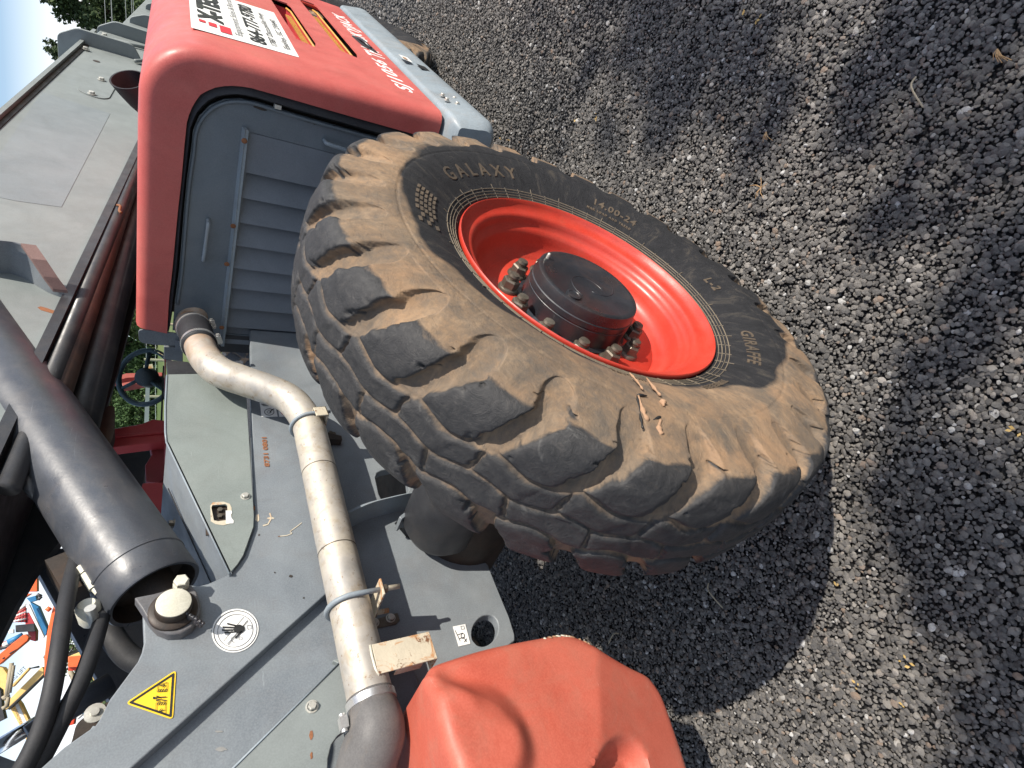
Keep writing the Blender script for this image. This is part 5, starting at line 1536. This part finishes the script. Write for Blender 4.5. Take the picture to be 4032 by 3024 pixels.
# inner fender and black box by the engine-cover end
Pb(MB().prism(pp([(655,1418),(740,1425),(790,1468),(664,1474)],1.46),(0,.03,0)),'battery_box','black')

# ------------------------------------------------------------------ rear counterweight, lower left
YW=1.12
cwo=[(1676,2668),(1690,2640),(1716,2604),(1800,2575),(1900,2545),(2000,2522),(2100,2503),(2190,2488),(2235,2486),(2290,2500),(2340,2524),(2420,2556),(2520,2588),(2590,2606),(2625,2626),(2670,2672),(2705,2730),(2745,2810),(2790,2900),(2835,3000),(2880,3110),(2920,3220),(2900,3330),(2700,3400),(2400,3420),(2100,3420),(1950,3400),(1860,3300),(1790,3110),(1768,3024),(1741,2952),(1718,2860),(1698,2770)]
cc_=(2240,2960)
O=pp(cwo,YW); O=smooth_path(O,4,closed=True); n=len(O)
pxs=smooth_path([Vector((a,b,0)) for a,b in cwo],4,closed=True)
ss=[1.0,.995,.988,.978,.965,.95,.93,.90,.87,.84,.81,.78,.75,.72,.69,.66,.63,.60,.57,.54,.51,.48,.45,.42,.39,.36,.33,.3,.27,.24,.21,.18,.15,.12,.09,.06,.03]
cW=at(*cc_,1,YW)
v=[];f=[]
def seg_d(px,py,a,b):
    ax_,ay_=a;bx_,by_=b;t=max(0,min(1,((px-ax_)*(bx_-ax_)+(py-ay_)*(by_-ay_))/((bx_-ax_)**2+(by_-ay_)**2)));return math.hypot(px-ax_-t*(bx_-ax_),py-ay_-t*(by_-ay_))
def sst(x): x=max(0,min(1,x)); return x*x*(3-2*x)
v+=[p+Vector((0,.5,0)) for p in O]+[p+Vector((0,.19,0)) for p in O]
for s_ in ss:
    for i in range(n):
        p=cW+(O[i]-cW)*s_; qx=cc_[0]+(pxs[i].x-cc_[0])*s_; qy=cc_[1]+(pxs[i].y-cc_[1])*s_
        d=(O[i]-cW).length*(1-s_); Rr=.028
        h=0
        if d<Rr: h=Rr-math.sqrt(max(0,Rr*Rr-(Rr-d)**2))
        # swelling at the upper corner bounded by a rounded crease
        dd=math.hypot((qx-1800)/260.,(qy-2960)/250.)
        h-=.034*sst((1.2-dd)/.42)
        # diagonal crease running from the corner
        h+=.007*math.exp(-(seg_d(qx,qy,(1760,2640),(1985,2830))/44.)**2)
        h-=.004*math.exp(-(seg_d(qx,qy,(1700,2655),(1840,2790))/30.)**2)
        # scoop at the lower edge
        de=math.hypot((qx-2470)/125.,(qy-3040)/150.)
        h+=.055*sst((1.08-de)/.34)
        # the lower rear part slopes inward
        h+=.00022*max(0,qx-2350)
        v.append(p+Vector((0,h,0)))
m=len(ss)+2
v.append(cW)
for i in range(m-1):
    for j in range(n): f.append((i*n+j,i*n+(j+1)%n,(i+1)*n+(j+1)%n,(i+1)*n+j))
for j in range(n): f.append(((m-1)*n+j,(m-1)*n+(j+1)%n,len(v)-1))
cw=obj('counterweight',v,f,M['red_low'],smooth=True,auto=55); P_(cw); cw['label']='scuffed coral red rear counterweight with a moulded scoop'
for k,(x,y,a_,b_) in enumerate(((2210,2496,60,7),(2300,2518,36,5),(2852,3000,5,30),(2700,2712,4,14),(2030,2822,6,4))):
    blob('chipped_paint',x,y,a_,b_,YW-.0+.004,'mud' if k!=4 else 'white',seed=20+k,lift=.006) if k>=4 else None
rr=random.Random(9)
for k in range(16):
    t=rr.random(); i=int(rr.uniform(.20,.32)*n) if True else 0
    p=O[i%n].copy(); p=p+(cW-p).normalized()*.008+Vector((0,.0085,0))
    o=MB().lathe([(0,-.001),(.006,0),(.004,.002),(0,.003)],frame_to(p,(p-cW).normalized()+Vector((0,-.8,0)))@Matrix.Diagonal((rr.uniform(.6,2.2),rr.uniform(.5,1.2),1,1)),7).build('paint_chip',M['mud' if k%3 else 'cream'],cw,smooth=True)
for (a_,b_,c_) in (((2600,2640),(2640,2720),0),((2690,2870),(2740,2960),0),((2640,2740),(2668,2800),0),((2420,2690),(2470,2740),0),((2150,2760),(2250,2720),1),((2240,2770),(2300,2730),1)):
    pass
# plate added over the rear, so the shade falls as it should
Pb(MB().box((-.9,1.46,1.05),(.35,2.0,1.12)),'rear_shade_plate','grey')
# ================================================================== BACKGROUND
rrb=random.Random(31)
def leaf_cloud(name, blobs, nper, size, mat, parent=None, seed=0, flat=.5):
    """many small leaf clumps spread through ellipsoids (center, radii)"""
    r=np.random.default_rng(seed); V=[];F=[]
    for (c,rad) in blobs:
        n=int(nper*(rad[0]*rad[1]*rad[2])**.55)+20
        d=r.normal(size=(n,3)); d/=np.linalg.norm(d,axis=1)[:,None]
        rr_=(r.random(n)**.42)[:,None]
        P_c=np.array(c)+d*rr_*np.array(rad)*(1+.12*np.sin(d[:,:1]*9+d[:,1:2]*7))
        for p in P_c:
            a=r.normal(size=3); a/=np.linalg.norm(a); b=np.cross(a,r.normal(size=3)); b/=np.linalg.norm(b)+1e-9
            s_=size*(.5+r.random()*.9)
            k=len(V)
            V+= [p-a*s_, p+b*s_*.45, p+a*s_, p-b*s_*.45+np.cross(a,b)*s_*.25]
            F.append((k,k+1,k+2,k+3))
    return obj(name,V,F,M[mat],parent)
def tree(x,y,h,w,kind,label,seed,base=None):
    z0=hill(x,y) if base is None else base
    rr=random.Random(seed)
    t=empty('pine_tree' if kind=='pine' else 'broadleaf_tree',(x,y,z0),label=label,cat='tree',group='trees along the far edge of the meadow')
    tr=[Vector((0,0,-.2)),Vector((rr.uniform(-.2,.2),rr.uniform(-.2,.2),h*.4)),Vector((rr.uniform(-.3,.3),rr.uniform(-.3,.3),h*.92))]
    mb=MB().tube(smooth_path(tr,4),[.03*h*(1-i/12)+.03 for i in range(9)],8)
    blobs=[]
    nb=18
    for i in range(nb):
        f_=i/(nb-1); zz=h*(.10+.88*f_)
        ww=w*(1-.85*f_**1.3) if kind=='pine' else w*math.sin(PI*(.15+.8*f_))**.6
        a=rr.uniform(0,2*PI); ro=ww*rr.uniform(.3,.85)
        c=Vector((ro*math.cos(a),ro*math.sin(a),zz)); blobs.append((tuple(c),(ww*.5,ww*.5,h*.075)))
        mb.tube([Vector((0,0,zz-.05*h)),c],[.008*h,.003*h],5)
        c2=Vector((-ro*.8*math.sin(a),ro*.8*math.cos(a),zz+h*.02)); blobs.append((tuple(c2),(ww*.42,ww*.42,h*.06)))
    mb.build('trunk',M['bark'],t,smooth=True)
    leaf_cloud('crown',blobs,420,.020*h,'leafdark' if kind=='pine' else 'leafmid',t,seed)
    return t
labs=['tall dark pine at the left edge of the sky gap','dense dark pine behind the boom end','bushy tree seen past the steering wheel','pale leafy tree behind the cab window','round tree above the meadow edge','dark pine beside the power lines','shaggy pine rising over the engine cover','low spreading tree behind the cab','broad tree glimpsed below the boom','slim pine between two broad trees']
def at_az(az,dist): return dist*math.cos(R(az)),dist*math.sin(R(az))
k=0
lab2={}
spec=[]
for az,dist,h,w,kd in ((5,70,9.0,4.2,'pine'),(8.5,76,10.5,4.6,'pine'),(11.5,66,9.2,4.3,'pine'),(15,72,9.0,4.0,'pine'),(19,68,7.0,4.2,'broad'),(24,74,6.4,4.6,'broad'),(29,70,6.2,4.4,'broad'),(33,66,6.4,4.2,'broad'),(36.5,60,6.3,4.0,'broad'),(40,64,6.6,4.2,'broad'),(43.5,60,6.2,4.0,'broad'),(47,66,6.6,4.4,'broad'),(51,72,6.0,4.4,'broad')):
    spec.append((az,dist,h,w,kd))
names=['dark pine farthest right beyond the power lines','tallest dark pine against the sky past the boom end','dark pine directly behind the boom end collars','dark pine mostly hidden by the boom','broad tree hidden behind the boom','green tree behind the engine cover edge','green tree low behind the engine cover','green tree seen between boom tubes and engine cover','green tree framed by the steering wheel','green tree seen through the cab window above the steering wheel','green tree seen through the cab beside the red beam','green tree at the left side of the cab window','green tree hidden behind the cab roof']
for i,((az,dist,h,w,kd),nm) in enumerate(zip(spec,names)):
    x,y=at_az(az,dist); tree(x,y,h,w,kd,nm,100+i)
# undergrowth along the tree line
bl=[]
for i in range(70):
    az=2+i*.75; d=rrb.uniform(58,64); x,y=at_az(az,d); bl.append(((x,y,hill(x,y)+rrb.uniform(.4,1.5)),(2.4,2.4,rrb.uniform(1.0,2.4))))
u=leaf_cloud('undergrowth',bl,90,.20,'leafmid',None,55); tag(u,kind='stuff')
# farther wood closing the horizon
bl=[]
for i in range(110):
    az=-8+i*.85; d=rrb.uniform(95,120); x,y=at_az(az,d); z=hill(x,y) if x>14 else 0; bl.append(((x,y,z+rrb.uniform(1,4)),(5,5,rrb.uniform(3,4.5))))
u=leaf_cloud('distant_wood',bl,70,.5,'leafdark',None,56); tag(u,kind='stuff')
# fence: posts and wires in the meadow
fence=empty('wire_fence',(30,5,hill(30,5)),label='wire fence with grey wooden posts crossing the meadow',cat='fence')
fp=[]
for i in range(14):
    az=6+i*3.2; x,y=at_az(az,34); fp.append(Vector((x,y,hill(x,y))))
inv=Vector((-30,-5,-hill(30,5)))
for p in fp:
    MB().tube([p+inv+Vector((0,0,-.1)),p+inv+Vector((0,0,1.25))],.07,8).build('post',M['wood'],fence)
for hh in (.35,.75,1.15):
    MB().tube([p+inv+Vector((0,0,hh)) for p in fp],.012,5).build('wire',M['cable'],fence)
# overhead power lines: each cable a thing
for i,(xa,lab) in enumerate(((398,'topmost thin overhead cable past the boom end'),(424,'thicker overhead cable, second from the top'),(480,'overhead cable in the middle of the bundle'),(504,'upper cable of the lowest close pair'),(511,'lower cable of the lowest close pair'))):
    A=far(xa,-260,40); B=far(xa+4,700,46); 
    m_=A.lerp(B,.5)-Vector((0,0,.25))
    o=MB().tube(smooth_path([A,m_,B],8),.022 if i==1 else .016,5).build('power_cable',M['cable'],None); tag(o,lab,'cable',group='overhead cables beyond the boom')

# ---- machines parked far behind, seen through the gap at the lower left
def farpt(px,py,d): return far(px,py,d)
def slab(pts,d,th,mat,parent,name,bev=.01):
    """a plate or boom traced at distance d with real thickness th"""
    P=[far(x,y,d) for x,y in pts]
    c=sum(P,Vector())/len(P)
    nrm=Vector((c.x,c.y,0)).normalized()
    # put all points on one upright plane facing the yard
    Q=[]
    for (x,y) in pts:
        w=wray(x,y); t=(c.dot(nrm))/(w.dot(nrm)); Q.append(Vector((w.x*t,w.y*t,w.z*t+CAMZ)))
    base=parent.location
    return MB().prism([q-base for q in Q],nrm*th).build(name,M[mat],parent,bevel=bev)
def bar(a,b,d,r,mat,parent,name,n=10):
    A=far(*a,d)-parent.location;B=far(*b,d)-parent.location
    return MB().tube([A,B],r,n).build(name,M[mat],parent,smooth=True)
def machine(name,px,py,d,label,cat,group='access machines parked in the far yard'):
    p=far(px,py,d); return empty(name,(p.x,p.y,0),label=label,cat=cat,group=group)
M_o='orange'
# orange boom lift with a tall curved mast (near one)
m1=machine('boom_lift',230,2600,13,'bright orange lift arm with a rounded foot, between the two hoses','lift')
slab([(214,2375),(232,2395),(240,2450),(222,2600),(212,2700),(214,2790),(232,2850),(205,2790) if False else (240,2880),(200,2860),(182,2800),(174,2700),(174,2600),(184,2500),(200,2420)],13,.35,'orange',m1,'arm')
slab([(236,2420),(242,2460),(226,2560),(222,2620),(204,2610),(214,2500)],12.9,.05,'orangedark',m1,'arm_groove')
slab([(222,2480),(262,2484),(262,2510),(214,2508)],13,.3,'orange',m1,'cross_arm')
slab([(268,2585),(335,2580),(336,2625),(268,2628)],13,.3,'orange',m1,'tail_arm')
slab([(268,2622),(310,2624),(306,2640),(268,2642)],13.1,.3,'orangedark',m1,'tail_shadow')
slab([(262,2840),(300,2800),(292,2852),(270,2858)],13,.3,'orangedark',m1,'foot')
bar((198,2392),(184,2405),13,.04,'orange',m1,'lifting_eye'); 
# blue cylinder boom with white rod
m2=machine('boom_lift',150,2440,16,'blue lifting arm with a white side rail, standing left of the orange arm','lift')
slab([(118,2370),(152,2388),(186,2470),(182,2500),(174,2505)],16,.3,'blue',m2,'arm')
slab([(110,2378),(116,2380),(176,2508),(168,2514),(100,2384)],15.8,.1,'white',m2,'side_rail')
slab([(104,2355),(140,2345),(146,2364),(120,2372)],16,.3,'blue',m2,'knuckle'); bar((146,2340),(164,2348),16,.03,'black',m2,'cable_loop'); bar((164,2348),(150,2362),16,.03,'black',m2,'cable_loop')
# stacked red and orange machines at the left
m3=machine('scissor_lift',90,2480,18,'red and grey folded lift crowded behind the black cylinder','lift')
slab([(138,2252),(146,2252),(146,2330),(100,2330)],18,.3,'orange',m3,'platform')
slab([(108,2338),(122,2338),(90,2358),(86,2352)],18,.3,'orange',m3,'rail')
slab([(96,2412),(120,2412),(142,2470),(140,2526),(118,2520),(100,2460)],18,.4,'cabred',m3,'body')
slab([(60,2462),(135,2455),(140,2486),(62,2490)],17.8,.3,'black',m3,'motor')
slab([(32,2480),(54,2478),(54,2494),(34,2496)],17.7,.1,'white',m3,'panel')
for k_ in range(5):
    bar((40+k_*6,2448-k_*10),(104,2436-k_*14),18,.035,'red' if k_%2 else 'white',m3,'guard_rail',6)
    bar((66+k_*8,2400),(52+k_*12,2450),18,.03,'cabred',m3,'guard_rail',6)
bar((30,2530),(90,2500),18,.06,'blue',m3,'hose_drum'); bar((10,2540),(60,2520),18,.05,'white',m3,'rail'); bar((0,2552),(70,2538),18,.04,'black',m3,'rail')
for k_ in range(6): bar((10+k_*9,2530-k_*4),(0+k_*12,2560-k_*5),18,.03,'red',m3,'guard_rail',6)
# orange arm sloping down to the left
m4=machine('boom_lift',50,2560,15,'slanting orange boom with slotted holes at the picture edge','lift')
slab([(-30,2630),(-20,2590),(90,2500),(102,2497),(114,2508),(106,2525),(40,2580),(0,2615)],15,.3,'orange',m4,'arm')
slab([(34,2572),(52,2562),(68,2554),(60,2562),(40,2576)],14.95,.03,'ink',m4,'slot'); slab([(8,2592),(18,2586),(20,2592),(10,2598)],14.95,.03,'ink',m4,'slot')
# yellow boom lift with lettering
m5=machine('boom_lift',80,2750,20,'pale yellow boom lift with black lettering on its long arms','lift')
slab([(-40,2620),(10,2628),(28,2650),(22,2760),(-40,2760)],20,.5,'yellowpale',m5,'turret')
y1=slab([(165,2625),(172,2635),(172,2655),(30,2790),(14,2800),(16,2775)],20,.5,'yellowpale',m5,'upper_arm')
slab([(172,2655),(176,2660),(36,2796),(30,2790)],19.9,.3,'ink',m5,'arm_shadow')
slab([(112,2628),(118,2632),(50,2706),(44,2700)],19.8,.3,'yellowpale',m5,'lower_arm')
def far_text(s,a,b,d,parent,h):
    A=far(*a,d);B=far(*b,d); n_=Vector((A.x,A.y,0)).normalized()
    x=(B-A); up=x.cross(n_).normalized()*-1
    if up.z<0: up=-up
    o=text_on('lettering',s,A-parent.location-n_*.05,x,up,.3,M['ink'],parent,width=x.length,height=h,lift=.0)
    return o
o=far_text('JLG LIFT',(52,2690),(112,2634),19.5,m5,.12)
slab([(38,2772),(70,2752),(84,2770),(140,2890),(150,2960),(120,2960),(90,2880),(40,2790)],20.5,.4,'yellowpale',m5,'mast')
slab([(54,2768),(70,2764),(108,2850),(96,2862)],20.3,.05,'white',m5,'sticker')
o=far_text('FGH Equipment Sales & Rental',(64,2772),(104,2856),20.1,m5,.09)
slab([(110,2632),(148,2622),(150,2630),(118,2634)],19,.3,'ink',m5,'control_box')
slab([(-20,2700),(4,2716),(8,2780),(20,2830),(-20,2850)],17,.3,'black',m5,'basket')
for a_,b_ in (((46,2610),(26,2740)),((52,2620),(36,2730)),((36,2735),(14,2752)),((26,2740),(8,2750)),((28,2780),(8,2790)),((32,2745),(26,2785))): bar(a_,b_,16.5,.04,'wood',m5,'basket_rail',6)
slab([(268,2640),(282,2640),(312,2680),(305,2692)],20,.3,'yellowpale',m5,'far_arm'); slab([(366,2640),(385,2672),(368,2680),(362,2660)],20,.3,'yellowpale',m5,'far_arm')
bar((274,2640),(296,2690),19.5,.05,'wood',m5,'hose'); slab([(268,2586),(330,2560),(336,2584),(268,2590)],21,.3,'yellowpale',m5,'far_arm')
# blue container-like machine low in the gap
m6=machine('scissor_lift',350,2790,15,'small blue lift low in the gap under the hoses','lift')
slab([(312,2800),(365,2764),(374,2774),(332,2812),(322,2812)],15,.4,'blue',m6,'body'); slab([(302,2822),(318,2796),(328,2812),(304,2834)],15,.4,'white',m6,'end')
slab([(376,2780),(400,2742),(424,2738),(420,2746),(390,2776),(380,2784)],15,.3,'orange',m6,'guard')
for k_ in range(3): slab([(334+k_*14,2790-k_*9),(338+k_*14,2787-k_*9),(344+k_*14,2800-k_*10),(341+k_*14,2803-k_*10)],14.95,.02,'white',m6,'stripe')
bt=tree(*[far(330,2540,26).x,far(330,2540,26).y],4.2,1.6,'broad','small tree seen between the black hose and the dark plate',300,0)
del bt['group']

# ------------------------------------------------------------------ tree beside the photographer that dapples the gravel (out of frame)
st_=empty('roadside_tree',(2.0,-9.5,0),label='leafy tree standing on the sunny side of the yard, its branches dappling the gravel',cat='tree')
rr=random.Random(77)
tk=MB().tube(smooth_path([Vector((0,0,0)),Vector((.1,.3,2.5)),Vector((-.2,.8,5)),Vector((-.4,1.6,7.5))],5),[.28-.012*i for i in range(16)],12)
S=Vector((SUN_TO.x/SUN_TO.z,SUN_TO.y/SUN_TO.z,0))
blobs=[]
def shade(gx_,gy_,h,rad): 
    c=Vector((gx_,gy_,0))+S*h+Vector((0,0,h)); c-=Vector((2.0,-9.5,0)); blobs.append((tuple(c),(rad,rad,.16)))
    tk.tube([Vector((-.2,.9,5.2)),c.lerp(Vector((-.2,.9,5.2)),.4)+Vector((0,0,.3)),c],[.05,.03,.01],6)
for (px,py,rad) in ((3560,1850,.09),(3650,1980,.10),(3740,2110,.10),(3830,2230,.11),(3930,2360,.12),(3660,1480,.07),(3790,1290,.08),(2760,200,.18),(2900,300,.18),(2650,420,.12),(3000,560,.10),(3420,420,.12),(3620,180,.13),(3860,150,.12),(3560,780,.08),(3850,700,.09),(4000,980,.09),(3950,2780,.12),(4010,2900,.12),(2600,120,.15)):
    g_=at(px,py,2,0); shade(g_.x,g_.y,6.3+rr.uniform(-.5,.5),rad*1.15)
for k_ in range(26):
    blobs.append(((rr.uniform(-2.5,2.5),rr.uniform(-1.8,1.8),rr.uniform(5.5,8.5)),(.9,.9,.5)))
tk.build('trunk',M['bark'],st_,smooth=True)
def leaves2(blobs,seed):
    r=np.random.default_rng(seed);V=[];F=[]
    for (c,rad) in blobs:
        n=int(520*rad[0]**1.4)+ (8 if rad[0]<.5 else 0)
        d=r.normal(size=(n,3)); d/=np.linalg.norm(d,axis=1)[:,None]
        P_c=np.array(c)+d*(r.random(n)**.6)[:,None]*np.array(rad)
        for p in P_c:
            a=r.normal(size=3);a[2]*=.4; a/=np.linalg.norm(a); b=np.cross(a,[0,0,1])+r.normal(size=3)*.3; b/=np.linalg.norm(b)
            s_=.055*(.7+r.random()*.6); k=len(V)
            V+=[p-a*s_,p-a*s_*.3+b*s_*.5,p+a*s_*.4+b*s_*.4,p+a*s_,p+a*s_*.4-b*s_*.4,p-a*s_*.3-b*s_*.5]; F.append((k,k+1,k+2,k+3,k+4,k+5))
    return V,F
V,F=leaves2(blobs,5); obj('crown',V,F,M['leafmid'],st_)

# ------------------------------------------------------------------ litter on the gravel
def litter(px,py,kind,label,seed,cat):
    g_=at(px,py,2,.036); rr=random.Random(seed)
    if kind=='needles':
        o=empty('pine_needles',(g_.x,g_.y,.036),label=label,cat=cat,group='pine needle bunches fallen on the gravel')
        for k_ in range(7):
            a=rr.uniform(0,2*PI) if seed%2 else rr.uniform(-.5,.5)+2.2; l=rr.uniform(.02,.045)
            MB().tube([Vector((0,0,.004)),Vector((l*.5*math.cos(a),l*.5*math.sin(a),.008)),Vector((l*math.cos(a+.2),l*math.sin(a+.2),.004))],[.0011,.001,.0006],5).build('needle',M['needle'],o)
    elif kind=='twig':
        l=.08; a=rr.uniform(0,PI)
        o=MB().tube(smooth_path([Vector((0,0,.004)),Vector((.3*l*math.cos(a),.3*l*math.sin(a),.010)),Vector((l*math.cos(a+.5),l*math.sin(a+.5),.004))],4),[.0022]*9,6).build('twig',M['wood'],None); o.location=(g_.x,g_.y,.036); tag(o,label,cat)
    else:
        mb=MB()
        for k_ in range(rr.randint(2,4)):
            a=rr.uniform(0,2*PI); c_=Vector((rr.uniform(-.012,.012),rr.uniform(-.012,.012),.004)); s_=rr.uniform(.003,.007)
            u_=Vector((math.cos(a),math.sin(a),rr.uniform(-.3,.3)))*s_; w_=Vector((-math.sin(a),math.cos(a),rr.uniform(-.2,.3)))*s_*.6
            mb.prism([c_-u_,c_-u_*.2+w_,c_+u_,c_+u_*.1-w_],(0,0,.0008))
        o=mb.build('dry_petal',M['petal'],None); o.location=(g_.x,g_.y,.038); tag(o,label,cat,kind='stuff')
    return o
litter(3930,195,'needles','rusty brown pine needle bunch nearest the upper right corner of the gravel',2,'pine needles')
litter(3000,740,'needles','spread pale pine needle bunch on sunlit gravel right of the tyre lettering',3,'pine needles')
litter(3020,520,'needles','small pale pine needle bunch above the larger one',4,'pine needles')
litter(3610,305,'twig','pale crooked twig on the shaded gravel',5,'twig')
litter(2793,2295,'twig','short pale twig behind the tyre on shaded gravel',6,'twig')
litter(2440,2495,'twig','thin pale stem by the counterweight edge',7,'twig')
for i,(x,y) in enumerate(((2985,78),(2930,58),(2270,480),(2350,462),(2010,545),(1978,540),(3365,2690),(3300,2310),(3570,2600),(3565,2785),(3990,1710))):
    litter(x,y,'petal','yellow dry petals scattered on the gravel',50+i,'petals')
